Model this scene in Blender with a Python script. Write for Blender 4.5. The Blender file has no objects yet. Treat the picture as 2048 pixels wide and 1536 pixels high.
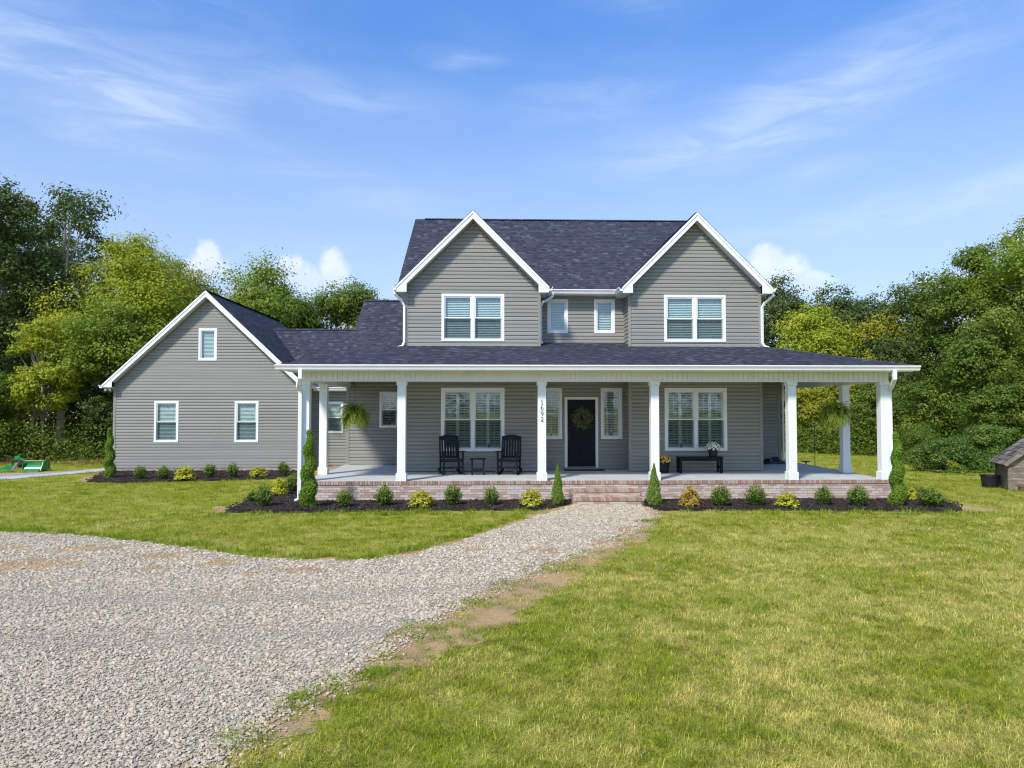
import bpy, math, random
import numpy as np
from mathutils import Matrix, Vector, Euler

random.seed(7); RNG = np.random.default_rng(7)
R = math.radians
S = bpy.context.scene
COL = S.collection

# ------------------------------------------------------------------ camera, sky, sun, exposure
cam = bpy.data.objects.new('camera', bpy.data.cameras.new('camera')); COL.objects.link(cam)
cam.location = (0, 0, 2.42)
cam.rotation_euler = (R(90 + 2.0166), 0, R(-1.8))
cam.data.sensor_width = 36; cam.data.lens = 36 * 1420 / 2048
cam.data.clip_start = 0.1; cam.data.clip_end = 3000
S.camera = cam
SUN = Vector((-0.66, -1.0, 1.20)).normalized()          # towards the sun
sl = bpy.data.lights.new('sun', 'SUN'); sl.energy = 2.6; sl.angle = R(7); sl.color = (1.0, 0.93, 0.80)   # thin cirrus veils the sun
so = bpy.data.objects.new('sun', sl); COL.objects.link(so)
so.location = (-20, -20, 40); so.rotation_euler = SUN.to_track_quat('Z', 'Y').to_euler()
S.view_settings.view_transform = 'Standard'; S.view_settings.look = 'None'
S.view_settings.exposure = 0.72; S.view_settings.gamma = 1.0
S.view_settings.use_curve_mapping = False
S.cycles.use_denoising = True
S.cycles.max_bounces = 8; S.cycles.transparent_max_bounces = 12
S.cycles.sample_clamp_indirect = 8; S.cycles.filter_width = 1.15


class NT:
    """small helper to write node trees"""
    def __init__(s, tree): s.t = tree; s.n = tree.nodes; s.l = tree.links
    def new(s, typ, **kw):
        n = s.n.new(typ)
        for k, v in kw.items(): setattr(n, k, v)
        return n
    def link(s, a, b): s.l.new(a, b)
    def put(s, sock, v):
        if hasattr(v, 'is_output'): s.l.new(v, sock)
        elif v is not None: sock.default_value = v
    def math(s, op, a, b=None, c=None, clamp=False):
        n = s.new('ShaderNodeMath', operation=op); n.use_clamp = clamp
        s.put(n.inputs[0], a); s.put(n.inputs[1], b)
        if c is not None: s.put(n.inputs[2], c)
        return n.outputs[0]
    def mix(s, f, a, b, blend='MIX'):
        n = s.new('ShaderNodeMix', data_type='RGBA', blend_type=blend)
        s.put(n.inputs[0], f)
        for i, v in ((6, a), (7, b)):
            if isinstance(v, tuple) and len(v) == 3: v = (*v, 1)
            s.put(n.inputs[i], v)
        return n.outputs[2]
    def noise(s, vec, scale, detail=3, rough=.55, dist=0):
        n = s.new('ShaderNodeTexNoise'); s.put(n.inputs['Vector'], vec)
        n.inputs['Scale'].default_value = scale; n.inputs['Detail'].default_value = detail
        n.inputs['Roughness'].default_value = rough; n.inputs['Distortion'].default_value = dist
        return n.outputs['Fac']
    def ramp(s, f, lo, hi, a=0., b=1., smooth=True):
        n = s.new('ShaderNodeMapRange'); n.interpolation_type = 'SMOOTHSTEP' if smooth else 'LINEAR'
        s.put(n.inputs[0], f)
        for i, v in ((1, lo), (2, hi), (3, a), (4, b)): s.put(n.inputs[i], v)
        return n.outputs[0]
    def mapping(s, vec, scale=(1, 1, 1), rot=(0, 0, 0), loc=(0, 0, 0)):
        n = s.new('ShaderNodeMapping'); s.put(n.inputs[0], vec)
        n.inputs['Scale'].default_value = scale; n.inputs['Rotation'].default_value = rot
        n.inputs['Location'].default_value = loc
        return n.outputs[0]


def make_world():
    w = bpy.data.worlds.new('World'); S.world = w; w.use_nodes = True
    w.cycles.sampling_method = 'MANUAL'; w.cycles.sample_map_resolution = 512
    g = NT(w.node_tree); g.n.clear()
    sky = g.new('ShaderNodeTexSky', sky_type='NISHITA'); sky.sun_disc = False
    sky.sun_elevation = math.asin(SUN.z); sky.sun_rotation = math.atan2(SUN.x, SUN.y)
    sky.altitude = 200; sky.air_density = 1.0; sky.dust_density = 0.6; sky.ozone_density = 2.2
    tc = g.new('ShaderNodeTexCoord'); d = tc.outputs['Generated']
    sep = g.new('ShaderNodeSeparateXYZ'); g.link(d, sep.inputs[0]); x, y, z = sep.outputs
    az = g.math('MULTIPLY', g.math('ARCTAN2', x, y), 180 / math.pi)      # degrees from +Y, to the right
    el = g.math('MULTIPLY', g.math('ARCSINE', z), 180 / math.pi)
    comb = g.new('ShaderNodeCombineXYZ'); g.put(comb.inputs[0], az); g.put(comb.inputs[1], el)
    ae = comb.outputs[0]
    n_soft = g.noise(g.mapping(ae, (.05, .16, 1), (0, 0, R(-12))), 1.0, 5, .6, .5)
    n_fine = g.noise(g.mapping(ae, (.11, .5, 1), (0, 0, R(7))), 1.0, 5, .6, .7)
    n_puff = g.noise(ae, .42, 6, .6, .1)
    def place(vec, a0, e0, ang, la, lb):
        n = g.new('ShaderNodeMapping', vector_type='TEXTURE'); g.put(n.inputs[0], vec)
        n.inputs['Location'].default_value = (a0, e0, 0); n.inputs['Rotation'].default_value = (0, 0, R(ang)); n.inputs['Scale'].default_value = (la, lb, 1)
        return n.outputs[0]
    off = g.new('ShaderNodeCombineXYZ'); g.put(off.inputs[1], g.math('MULTIPLY_ADD', n_soft, 5.0, -2.5))
    wv = g.new('ShaderNodeVectorMath', operation='ADD'); g.put(wv.inputs[0], ae); g.put(wv.inputs[1], off.outputs[0]); warped = wv.outputs[0]
    cir = 0.0
    for a0, e0, ang, la, lb, k in ((-33, 22.5, -14, 20, 4.2, .75), (-26, 21.5, 6, 9, 3.6, .6), (-34, 28.5, -6, 22, 6.5, .5), (-12.5, 23.4, -4, 14, 2.4, .40), (-2.5, 26.6, 2, 5, 1.3, .5),
              (8, 23.6, 6, 9, 2.0, .40), (17, 20.6, 7, 15, 3.6, .55), (29, 22.8, 14, 21, 3.6, .6), (33, 14.2, 7, 24, 1.9, .55), (-9, 16.6, -12, 14, 2.6, .35), (25, 17.3, 8, 7, 1.4, .35), (12, 30.0, -8, 8, 2, .3),
              (100, 30, -8, 45, 8, .5), (170, 26, 6, 45, 7, .5), (-110, 28, -10, 45, 8, .5)):
        gr = g.new('ShaderNodeTexGradient', gradient_type='SPHERICAL'); g.put(gr.inputs[0], place(warped, a0, e0, ang, la, lb))
        cir = g.math('MULTIPLY_ADD', gr.outputs['Fac'], k, cir)
    cir = g.math('MULTIPLY', cir, g.ramp(n_fine, .30, .72, .30, 1.35), clamp=True)
    cir = g.math('MAXIMUM', cir, g.ramp(n_soft, .42, .78, .0, .16))
    cum = None
    for a0, e0, wa, he in ((-21.2, 10.4, 2.1, 1.3), (-21.4, 11.4, 1.0, 1.2), (-15.0, 9.9, 2.7, 1.6), (-15.6, 10.8, 1.2, 1.2), (-12.4, 10.6, 1.5, 1.9),
                           (22.5, 10.3, 2.2, 1.7), (21.8, 11.4, 1.5, 1.3), (24.6, 9.2, 2.4, 1.0), (75, 10, 4, 2), (160, 13, 7, 3), (-140, 12, 6, 3)):
        ln = g.new('ShaderNodeVectorMath', operation='LENGTH'); g.put(ln.inputs[0], place(ae, a0, e0, 0, wa, he))
        m = g.ramp(g.math('MULTIPLY_ADD', n_puff, 1.5, g.math('SUBTRACT', ln.outputs['Value'], .75)), .50, 1.10, 1.0, 0.0)
        cum = m if cum is None else g.math('MAXIMUM', cum, m)
    cum = g.math('MULTIPLY', cum, g.ramp(el, 8.2, 11.2, .30, 1.0))
    tint = g.mix(g.ramp(el, 4, 34, 0, 1, False), (.62, .67, .78), (.66, 1.06, 1.52))   # clear, polarised blue overhead
    c = g.mix(1.0, sky.outputs[0], tint, 'MULTIPLY')
    c = g.mix(g.ramp(el, 2, 28, .70, 0, False), c, (3.85, 4.65, 5.75))          # paler air towards the horizon
    c = g.mix(g.math('MULTIPLY', cir, .48), c, (4.6, 5.2, 6.1))
    white = g.mix(g.ramp(n_puff, .35, .65), (5.9, 6.0, 6.2), (5.0, 5.3, 5.9))
    c = g.mix(g.math('MULTIPLY', cum, .6), c, white)
    bg = g.new('ShaderNodeBackground'); g.put(bg.inputs[0], c); bg.inputs[1].default_value = 0.116
    out = g.new('ShaderNodeOutputWorld'); g.link(bg.outputs[0], out.inputs[0])
make_world()

# ------------------------------------------------------------------ materials
MATS = {}
def base_mat(name):
    m = bpy.data.materials.new(name); m.use_nodes = True; MATS[name] = m
    g = NT(m.node_tree); b = m.node_tree.nodes['Principled BSDF']
    return m, g, b

def surf(name, c1, c2=None, scale=4, rough=.6, bump=0, bscale=60, spec=.5, stretch=(1, 1, 1), world=False, dirt=None, rnd=0, metal=0):
    """principled surface: two colours mixed by noise, optional fine relief, dirt blotches and per-object variation"""
    m, g, b = base_mat(name)
    if world: v = g.new('ShaderNodeNewGeometry').outputs['Position']
    else: v = g.new('ShaderNodeTexCoord').outputs['Object']
    vs = g.mapping(v, stretch)
    c = g.mix(g.ramp(g.noise(vs, scale, 5, .6), .3, .7), c1, c2 or c1)
    if dirt:
        c = g.mix(g.ramp(g.noise(v, dirt[1], 6, .7), .52, .78, 0, dirt[2]), c, dirt[0])
    if rnd:
        oi = g.new('ShaderNodeObjectInfo'); ri = g.new('ShaderNodeNewGeometry')
        r_ = g.math('FRACT', g.math('ADD', oi.outputs['Random'], ri.outputs['Random Per Island']))
        hs = g.new('ShaderNodeHueSaturation'); g.put(hs.inputs['Color'], c)
        g.put(hs.inputs['Value'], g.ramp(r_, 0, 1, 1 - rnd, 1 + rnd, False)); c = hs.outputs[0]
    g.put(b.inputs['Base Color'], c)
    b.inputs['Roughness'].default_value = rough; b.inputs['Specular IOR Level'].default_value = spec
    b.inputs['Metallic'].default_value = metal
    if bump:
        bp = g.new('ShaderNodeBump'); bp.inputs['Strength'].default_value = bump; bp.inputs['Distance'].default_value = .02
        g.put(bp.inputs['Height'], g.noise(vs, bscale, 4, .6)); g.link(bp.outputs[0], b.inputs['Normal'])
    return m

def leafmat(name, dark, light, accent, accent_f=.3, trans=.35, rough=.55, spec=.3):
    m, g, b = base_mat(name)
    geo = g.new('ShaderNodeNewGeometry'); at = g.new('ShaderNodeAttribute', attribute_name='tint')
    oi = g.new('ShaderNodeObjectInfo')
    r_ = g.math('FRACT', g.math('ADD', geo.outputs['Random Per Island'], oi.outputs['Random']))
    c = g.mix(r_, dark, light)
    c = g.mix(g.math('MULTIPLY', g.ramp(at.outputs['Fac'], .35, .95), accent_f), c, accent)
    g.put(b.inputs['Base Color'], c); b.inputs['Roughness'].default_value = rough; b.inputs['Specular IOR Level'].default_value = spec
    t = g.new('ShaderNodeBsdfTranslucent'); g.put(t.inputs[0], g.mix(.5, c, accent))
    mx = g.new('ShaderNodeMixShader'); mx.inputs[0].default_value = trans
    g.link(b.outputs[0], mx.inputs[1]); g.link(t.outputs[0], mx.inputs[2])
    g.link(mx.outputs[0], m.node_tree.nodes['Material Output'].inputs[0])
    return m

def glassmat(name, tint, refl=.10, dens=1.0):
    m, g, b = base_mat(name)
    tr = g.new('ShaderNodeBsdfTransparent'); tr.inputs[0].default_value = (*tint, 1)
    gl = g.new('ShaderNodeBsdfGlossy'); gl.inputs['Roughness'].default_value = .015; gl.inputs[0].default_value = (.92, 1, 1, 1)
    v = g.new('ShaderNodeTexCoord').outputs['Object']
    bp = g.new('ShaderNodeBump'); bp.inputs['Strength'].default_value = .06; bp.inputs['Distance'].default_value = .05
    g.put(bp.inputs['Height'], g.noise(v, 1.6, 2)); g.link(bp.outputs[0], gl.inputs['Normal'])
    lw = g.new('ShaderNodeFresnel'); bf = g.new('ShaderNodeNewGeometry').outputs['Backfacing']; g.put(lw.inputs[0], g.math('MULTIPLY_ADD', bf, 1 / 1.52 - 1.52, 1.52))
    f = g.math('ADD', g.math('MULTIPLY', lw.outputs[0], 1.0), refl, clamp=True)
    mx = g.new('ShaderNodeMixShader'); g.put(mx.inputs[0], f)
    g.link(tr.outputs[0], mx.inputs[1]); g.link(gl.outputs[0], mx.inputs[2])
    g.link(mx.outputs[0], m.node_tree.nodes['Material Output'].inputs[0])
    return m

def screenmat():
    m, g, b = base_mat('insect_screen')
    tr = g.new('ShaderNodeBsdfTransparent'); df = g.new('ShaderNodeBsdfDiffuse'); df.inputs[0].default_value = (.04, .045, .05, 1)
    mx = g.new('ShaderNodeMixShader'); mx.inputs[0].default_value = .34
    g.link(tr.outputs[0], mx.inputs[1]); g.link(df.outputs[0], mx.inputs[2])
    g.link(mx.outputs[0], m.node_tree.nodes['Material Output'].inputs[0])

def ground_mats():
    # lawn soil and thatch under the blades
    m, g, b = base_mat('lawn'); p = g.new('ShaderNodeNewGeometry').outputs['Position']
    big = g.noise(p, .35, 4, .6); mid = g.noise(p, 2.2, 4, .65); fine = g.noise(p, 38, 4, .75)
    c = g.mix(g.ramp(mid, .35, .65), (.29, .33, .035), (.52, .43, .11))
    c = g.mix(g.ramp(big, .35, .7, 0, .6), c, (.31, .38, .035))
    c = g.mix(g.ramp(fine, .35, .7, 0, .7), c, (.18, .16, .04))
    g.put(b.inputs['Base Color'], c); b.inputs['Roughness'].default_value = .95; b.inputs['Specular IOR Level'].default_value = .1
    bp = g.new('ShaderNodeBump'); bp.inputs['Strength'].default_value = .8; bp.inputs['Distance'].default_value = .03
    g.put(bp.inputs['Height'], fine); g.link(bp.outputs[0], b.inputs['Normal'])
    # gravel bed under the loose stones, clay showing through in patches
    m, g, b = base_mat('gravel_bed'); p = g.new('ShaderNodeNewGeometry').outputs['Position']
    vo = g.new('ShaderNodeTexVoronoi'); g.put(vo.inputs['Vector'], p); vo.inputs['Scale'].default_value = 34
    sp = g.new('ShaderNodeSeparateColor'); g.link(vo.outputs['Color'], sp.inputs[0])
    c = g.mix(sp.outputs[0], (.36, .29, .205), (.64, .54, .40))
    c = g.mix(g.ramp(vo.outputs['Distance'], .3, .7, 0, .5), c, (.10, .095, .09))
    cl = g.ramp(g.noise(g.mapping(p, (1, 1.6, 1)), .75, 5, .6), .60, .70, 0, .85)
    c = g.mix(cl, c, (.46, .29, .155))
    g.put(b.inputs['Base Color'], c); b.inputs['Roughness'].default_value = .9
    bp = g.new('ShaderNodeBump'); bp.inputs['Strength'].default_value = .7; bp.inputs['Distance'].default_value = .02
    g.put(bp.inputs['Height'], g.math('SUBTRACT', 1, vo.outputs['Distance'])); g.link(bp.outputs[0], b.inputs['Normal'])
    # bare clay soil
    m, g, b = base_mat('soil'); p = g.new('ShaderNodeNewGeometry').outputs['Position']
    c = g.mix(g.ramp(g.noise(p, 1.6, 5, .65), .35, .65), (.55, .35, .16), (.40, .275, .145))
    c = g.mix(g.ramp(g.noise(p, 26, 4, .7), .4, .75, 0, .65), c, (.22, .145, .07))
    c = g.mix(g.ramp(g.noise(p, 70, 2, .7), .64, .72, 0, .5), c, (.55, .46, .34))
    g.put(b.inputs['Base Color'], c); b.inputs['Roughness'].default_value = .95; b.inputs['Specular IOR Level'].default_value = .15
    bp = g.new('ShaderNodeBump'); bp.inputs['Strength'].default_value = .7; bp.inputs['Distance'].default_value = .02
    g.put(bp.inputs['Height'], g.noise(p, 40, 4, .7)); g.link(bp.outputs[0], b.inputs['Normal'])

def grassmat(name, green, lime, straw, bias):
    m, g, b = base_mat(name); geo = g.new('ShaderNodeNewGeometry'); p = geo.outputs['Position']
    oi = g.new('ShaderNodeObjectInfo')
    c = g.mix(geo.outputs['Random Per Island'], green, lime)
    pat = g.math('ADD', g.math('MULTIPLY_ADD', g.noise(p, .55, 4, .6), 1.4, -.2), g.math('MULTIPLY', g.math('SUBTRACT', oi.outputs['Random'], .5), .34))
    pat = g.math('ADD', pat, g.math('MULTIPLY', g.math('SUBTRACT', geo.outputs['Random Per Island'], .5), .30))
    pat = g.math('ADD', pat, g.math('MULTIPLY', g.math('SUBTRACT', g.noise(p, 3.1, 3, .6), .5), .85))
    pat = g.math('ADD', pat, g.math('MULTIPLY', g.math('SUBTRACT', g.noise(p, 11, 2, .6), .5), .35))
    sp = g.new('ShaderNodeSeparateXYZ'); g.put(sp.inputs[0], p)
    moist = g.math('ADD', g.ramp(sp.outputs[1], 10, 24, 0, .30), g.ramp(sp.outputs[0], -1, 3, .16, 0))
    c = g.mix(g.ramp(g.math('SUBTRACT', pat, moist), .46 + bias, .80 + bias), c, straw)
    hv = g.new('ShaderNodeHueSaturation'); g.put(hv.inputs['Color'], c); g.put(hv.inputs['Value'], g.ramp(g.noise(p, 5.3, 4, .65), .30, .70, .66, 1.16)); c = hv.outputs[0]
    g.put(b.inputs['Base Color'], c); b.inputs['Roughness'].default_value = .55; b.inputs['Specular IOR Level'].default_value = .25
    t = g.new('ShaderNodeBsdfTranslucent'); g.put(t.inputs[0], c)
    mx = g.new('ShaderNodeMixShader'); mx.inputs[0].default_value = .42
    g.link(b.outputs[0], mx.inputs[1]); g.link(t.outputs[0], mx.inputs[2])
    g.link(mx.outputs[0], m.node_tree.nodes['Material Output'].inputs[0])

def shinglemat():
    m, g, b = base_mat('shingle'); geo = g.new('ShaderNodeNewGeometry'); oi = g.new('ShaderNodeObjectInfo')
    p = geo.outputs['Position']
    r_ = g.math('FRACT', g.math('ADD', oi.outputs['Random'], geo.outputs['Random Per Island']))
    c = g.mix(r_, (.029, .031, .043), (.066, .070, .092))
    c = g.mix(g.ramp(r_, .90, .97, 0, .6), c, (.115, .124, .165))
    c = g.mix(g.ramp(g.noise(p, .5, 4, .6), .35, .7, 0, .2), c, (.055, .064, .09))
    gr = g.noise(p, 160, 3, .8)
    c = g.mix(g.ramp(gr, .35, .7, 0, .30), c, (.105, .112, .14))
    g.put(b.inputs['Base Color'], c); b.inputs['Roughness'].default_value = .95; b.inputs['Specular IOR Level'].default_value = .15
    bp = g.new('ShaderNodeBump'); bp.inputs['Strength'].default_value = .5; bp.inputs['Distance'].default_value = .01
    g.put(bp.inputs['Height'], gr); g.link(bp.outputs[0], b.inputs['Normal'])

def brickmat(name, reds, smear, sm):
    m, g, b = base_mat(name); geo = g.new('ShaderNodeNewGeometry'); oi = g.new('ShaderNodeObjectInfo'); p = geo.outputs['Position']
    r_ = g.math('FRACT', g.math('ADD', oi.outputs['Random'], geo.outputs['Random Per Island']))
    c = g.mix(r_, reds[0], reds[1]); c = g.mix(g.ramp(r_, .7, .9), c, reds[2])
    n = g.math('ADD', g.noise(p, 24, 5, .7), g.math('MULTIPLY', g.math('SUBTRACT', r_, .5), .60))
    c = g.mix(g.ramp(n, .38, .62, 0, sm), c, smear)
    g.put(b.inputs['Base Color'], c); b.inputs['Roughness'].default_value = .9; b.inputs['Specular IOR Level'].default_value = .2
    bp = g.new('ShaderNodeBump'); bp.inputs['Strength'].default_value = .6; bp.inputs['Distance'].default_value = .01
    g.put(bp.inputs['Height'], g.noise(p, 60, 4, .7)); g.link(bp.outputs[0], b.inputs['Normal'])

surf('siding', (.270, .264, .233), (.294, .288, .256), 1.2, .5, .12, 40, .35, (.25, 1, 6), True, ((.235, .228, .195), .7, .45), rnd=.06)
surf('corner_post', (.255, .248, .212), (.275, .267, .23), 2, .5)
surf('white_trim', (.82, .83, .83), (.86, .86, .85), 1.5, .4, .05, 30, .4, world=True, dirt=((.62, .60, .55), 1.6, .35))
surf('white_vinyl', (.80, .81, .81), (.85, .85, .84), 2, .45, .05, 30, .4, world=True, dirt=((.60, .58, .52), 2.2, .4))
surf('window_white', (.80, .81, .82), (.83, .83, .83), 2, .35)
surf('blind_white', (.58, .63, .62), (.64, .68, .67), 3, .5)
surf('shutter_white', (.62, .65, .64), (.68, .70, .69), 3, .5)
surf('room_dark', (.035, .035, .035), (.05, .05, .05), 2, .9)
surf('door_navy', (.005, .0055, .011), (.008, .0085, .016), 3, .5, .15, 30, .2, stretch=(8, 8, 1))
surf('black_metal', (.012, .012, .013), None, 3, .4)
surf('navy_poly', (.007, .009, .016), (.012, .014, .022), 5, .55, .15, 90, .25)
surf('black_wood', (.004, .004, .006), (.008, .008, .011), 5, .5, .2, 80, .2)
surf('pot_black', (.012, .013, .019), (.02, .021, .028), 5, .55, spec=.3)
surf('concrete', (.47, .48, .475), (.56, .56, .545), 1.1, .75, .15, 80, .3, world=True, dirt=((.36, .36, .35), .8, .5))
surf('mortar', (.50, .46, .41), (.60, .56, .51), 14, .95, .6, 90, .15, world=True)
surf('mulch', (.018, .013, .011), (.05, .036, .030), 9, .95, 1.0, 45, .15, world=True)
surf('mulch_chip', (.022, .015, .012), (.075, .055, .045), 4, .95, rnd=.6)
surf('stone_grey', (.50, .41, .285), (.74, .63, .46), 9, .85, .5, 60, .25, rnd=.24)
surf('bark', (.10, .083, .066), (.20, .175, .145), 5, .95, 1.0, 30, .1, (3, 3, .5))
surf('bark_pale', (.30, .26, .215), (.42, .37, .31), 4, .95, .8, 30, .1, (3, 3, .5))
surf('stem', (.10, .085, .045), (.14, .115, .06), 5, .9)
surf('weathered_wood', (.17, .135, .10), (.34, .285, .23), 3.0, .9, .7, 40, .15, (1, 1, 8), rnd=.18)
surf('weathered_shake', (.085, .072, .062), (.25, .215, .185), 2.4, .95, .8, 30, .15, rnd=.3)
surf('implement_green', (.004, .21, .045), (.008, .26, .06), 5, .32, spec=.6)
surf('rubber_black', (.013, .013, .013), None, 5, .7)
surf('steel_grey', (.16, .16, .155), (.22, .21, .2), 8, .5)
surf('terracotta', (.16, .085, .055), (.2, .11, .075), 8, .8)
surf('doormat', (.004, .004, .005), (.008, .008, .009), 60, .98, .6, 220, .1)
surf('bag_black', (.010, .011, .018), (.02, .022, .03), 5, .35, .3, 20)
surf('bag_stripe', (.45, .46, .48), None, 5, .4)
surf('candle_wax', (.75, .72, .62), None, 5, .5)
surf('flower_yellow', (.62, .30, .015), (.75, .48, .10), 20, .6, rnd=.3)
surf('flower_white', (.72, .72, .55), (.80, .80, .68), 20, .6, rnd=.15)
surf('lamp_white', (.75, .74, .72), None, 5, .5)
surf('wreath_accent', (.30, .27, .10), (.4, .36, .18), 9, .7)
glassmat('glass_upper', (.84, .97, .97), .11)
glassmat('glass_lower', (.78, .92, .90), .015)
screenmat(); ground_mats(); shinglemat()
brickmat('brick_face', ((.42, .29, .23), (.52, .39, .315), (.33, .21, .16)), (.62, .545, .47), .8)
brickmat('brick_red', ((.33, .20, .14), (.44, .285, .205), (.22, .125, .085)), (.56, .46, .38), .5)
grassmat('grass_blade', (.250, .315, .014), (.560, .575, .040), (.84, .71, .21), -.15)
grassmat('grass_lush', (.170, .290, .012), (.390, .480, .026), (.66, .57, .10), .12)
leafmat('leaf_dark', (.034, .070, .018), (.105, .165, .034), (.24, .26, .04), .4)
leafmat('leaf_fresh', (.100, .190, .016), (.250, .350, .032), (.46, .46, .04), .45)
leafmat('leaf_mid', (.060, .120, .014), (.165, .255, .028), (.34, .37, .04), .5)
leafmat('leaf_lime', (.190, .265, .014), (.400, .460, .030), (.58, .54, .04), .5)
leafmat('leaf_olive', (.180, .210, .014), (.380, .385, .028), (.54, .46, .045), .45)
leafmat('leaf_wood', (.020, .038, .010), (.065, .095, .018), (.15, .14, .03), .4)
leafmat('leaf_box', (.045, .105, .014), (.130, .220, .026), (.33, .42, .05), .5, .25, .45, .4)
leafmat('leaf_gold', (.34, .37, .02), (.60, .58, .045), (.80, .74, .12), .4, .3)
leafmat('leaf_amber', (.30, .22, .025), (.55, .40, .05), (.62, .36, .05), .5, .3)
leafmat('leaf_arbor', (.075, .165, .014), (.210, .340, .028), (.33, .44, .05), .4, .2)
leafmat('leaf_fern', (.110, .200, .016), (.280, .370, .034), (.45, .47, .08), .5, .4)
leafmat('leaf_mum', (.020, .045, .012), (.05, .085, .02), (.1, .12, .03), .3)
leafmat('leaf_wreath', (.022, .040, .014), (.12, .17, .06), (.33, .34, .14), .4, .15)
leafmat('needle_brown', (.13, .06, .03), (.22, .12, .06), (.25, .16, .09), .4)

# ------------------------------------------------------------------ mesh helpers
def tag(o, label=None, cat=None, group=None, kind=None):
    if label: o['label'] = label
    if cat: o['category'] = cat
    if group: o['group'] = group
    if kind: o['kind'] = kind
    return o

def set_parent(o, parent):
    if parent is not None: o.parent = parent

def world_of(o):
    m = Matrix.Identity(4)
    while o is not None:
        m = o.matrix_basis @ m if False else (Matrix.LocRotScale(o.location, o.rotation_euler, o.scale) @ m); o = o.parent
    return m

def link_mesh(name, me, mat, parent=None, loc=(0, 0, 0), rot=(0, 0, 0), scale=(1, 1, 1), smooth=False):
    o = bpy.data.objects.new(name, me); COL.objects.link(o)
    o.location = loc; o.rotation_euler = rot; o.scale = scale
    if mat and not me.materials: me.materials.append(MATS[mat])
    if smooth: me.polygons.foreach_set('use_smooth', [True] * len(me.polygons))
    set_parent(o, parent); return o

def empty(name, loc=(0, 0, 0), rz=0):
    o = bpy.data.objects.new(name, None); COL.objects.link(o); o.location = loc; o.rotation_euler = (0, 0, rz)
    o.empty_display_size = .1; return o

class MB:
    def __init__(s): s.v = []; s.f = []
    def poly(s, pts): n = len(s.v); s.v += [tuple(p) for p in pts]; s.f.append(tuple(range(n, n + len(pts)))); return s
    def box(s, x0, x1, y0, y1, z0, z1):
        n = len(s.v); s.v += [(x, y, z) for z in (z0, z1) for y in (y0, y1) for x in (x0, x1)]
        s.f += [tuple(n + i for i in q) for q in ((0, 2, 3, 1), (4, 5, 7, 6), (0, 1, 5, 4), (2, 6, 7, 3), (0, 4, 6, 2), (1, 3, 7, 5))]
        return s
    def obox(s, c, half, M):
        """oriented box: centre, half sizes, 3x3 matrix"""
        n = len(s.v); c = Vector(c)
        for z in (-1, 1):
            for y in (-1, 1):
                for x in (-1, 1): s.v.append(tuple(c + M @ Vector((x * half[0], y * half[1], z * half[2]))))
        s.f += [tuple(n + i for i in q) for q in ((0, 2, 3, 1), (4, 5, 7, 6), (0, 1, 5, 4), (2, 6, 7, 3), (0, 4, 6, 2), (1, 3, 7, 5))]
        return s
    def bar(s, a, b, w, d, side=(1, 0, 0)):
        a, b = Vector(a), Vector(b); z = (b - a).normalized(); x = Vector(side); x = (x - z * x.dot(z)).normalized(); y = z.cross(x)
        M = Matrix((x, y, z)).transposed(); return s.obox((a + b) / 2, (w / 2, d / 2, (b - a).length / 2), M)
    def prism(s, pts, off):
        """extrude polygon pts (3D) by vector off"""
        n = len(s.v); k = len(pts); off = Vector(off)
        s.v += [tuple(p) for p in pts] + [tuple(Vector(p) + off) for p in pts]
        s.f += [tuple(n + i for i in range(k)), tuple(n + k + i for i in reversed(range(k)))]
        s.f += [(n + (i + 1) % k, n + i, n + k + i, n + k + (i + 1) % k) for i in range(k)]
        return s
    def tube(s, pts, rad, n=8, caps=True):
        pts = [Vector(p) for p in pts]; st = len(s.v); up = Vector((.13, .31, .94))
        if not hasattr(rad, '__len__'): rad = [rad] * len(pts)
        prev = None
        for i, p in enumerate(pts):
            t = (pts[min(i + 1, len(pts) - 1)] - pts[max(i - 1, 0)]).normalized()
            a = prev if prev is not None else (up if abs(t.dot(up)) < .9 else Vector((1, 0, 0)))
            a = (a - t * a.dot(t)).normalized(); b = t.cross(a); prev = a
            for k in range(n):
                th = 2 * math.pi * (k + .5) / n; s.v.append(tuple(p + (a * math.cos(th) + b * math.sin(th)) * rad[i]))
        for i in range(len(pts) - 1):
            for k in range(n):
                k2 = (k + 1) % n; s.f.append((st + i * n + k, st + i * n + k2, st + (i + 1) * n + k2, st + (i + 1) * n + k))
        if caps:
            s.f.append(tuple(st + k for k in reversed(range(n)))); s.f.append(tuple(st + (len(pts) - 1) * n + k for k in range(n)))
        return s
    def lathe(s, prof, n=20, c=(0, 0, 0)):
        st = len(s.v)
        for r, z in prof:
            for k in range(n):
                th = 2 * math.pi * k / n; s.v.append((c[0] + r * math.cos(th), c[1] + r * math.sin(th), c[2] + z))
        for i in range(len(prof) - 1):
            for k in range(n):
                k2 = (k + 1) % n; s.f.append((st + i * n + k, st + i * n + k2, st + (i + 1) * n + k2, st + (i + 1) * n + k))
        s.f.append(tuple(st + k for k in reversed(range(n)))); s.f.append(tuple(st + (len(prof) - 1) * n + k for k in range(n)))
        return s
    def mesh(s, name):
        me = bpy.data.meshes.new(name); me.from_pydata(s.v, [], s.f); me.update(); return me
    def build(s, name, mat, parent=None, loc=(0, 0, 0), rot=(0, 0, 0), smooth=False, bevel=0):
        o = link_mesh(name, s.mesh(name), mat, parent, loc, rot, smooth=smooth)
        if bevel:
            b = o.modifiers.new('bevel', 'BEVEL'); b.width = bevel; b.segments = 2; b.limit_method = 'ANGLE'; b.angle_limit = R(40)
        return o

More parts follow.
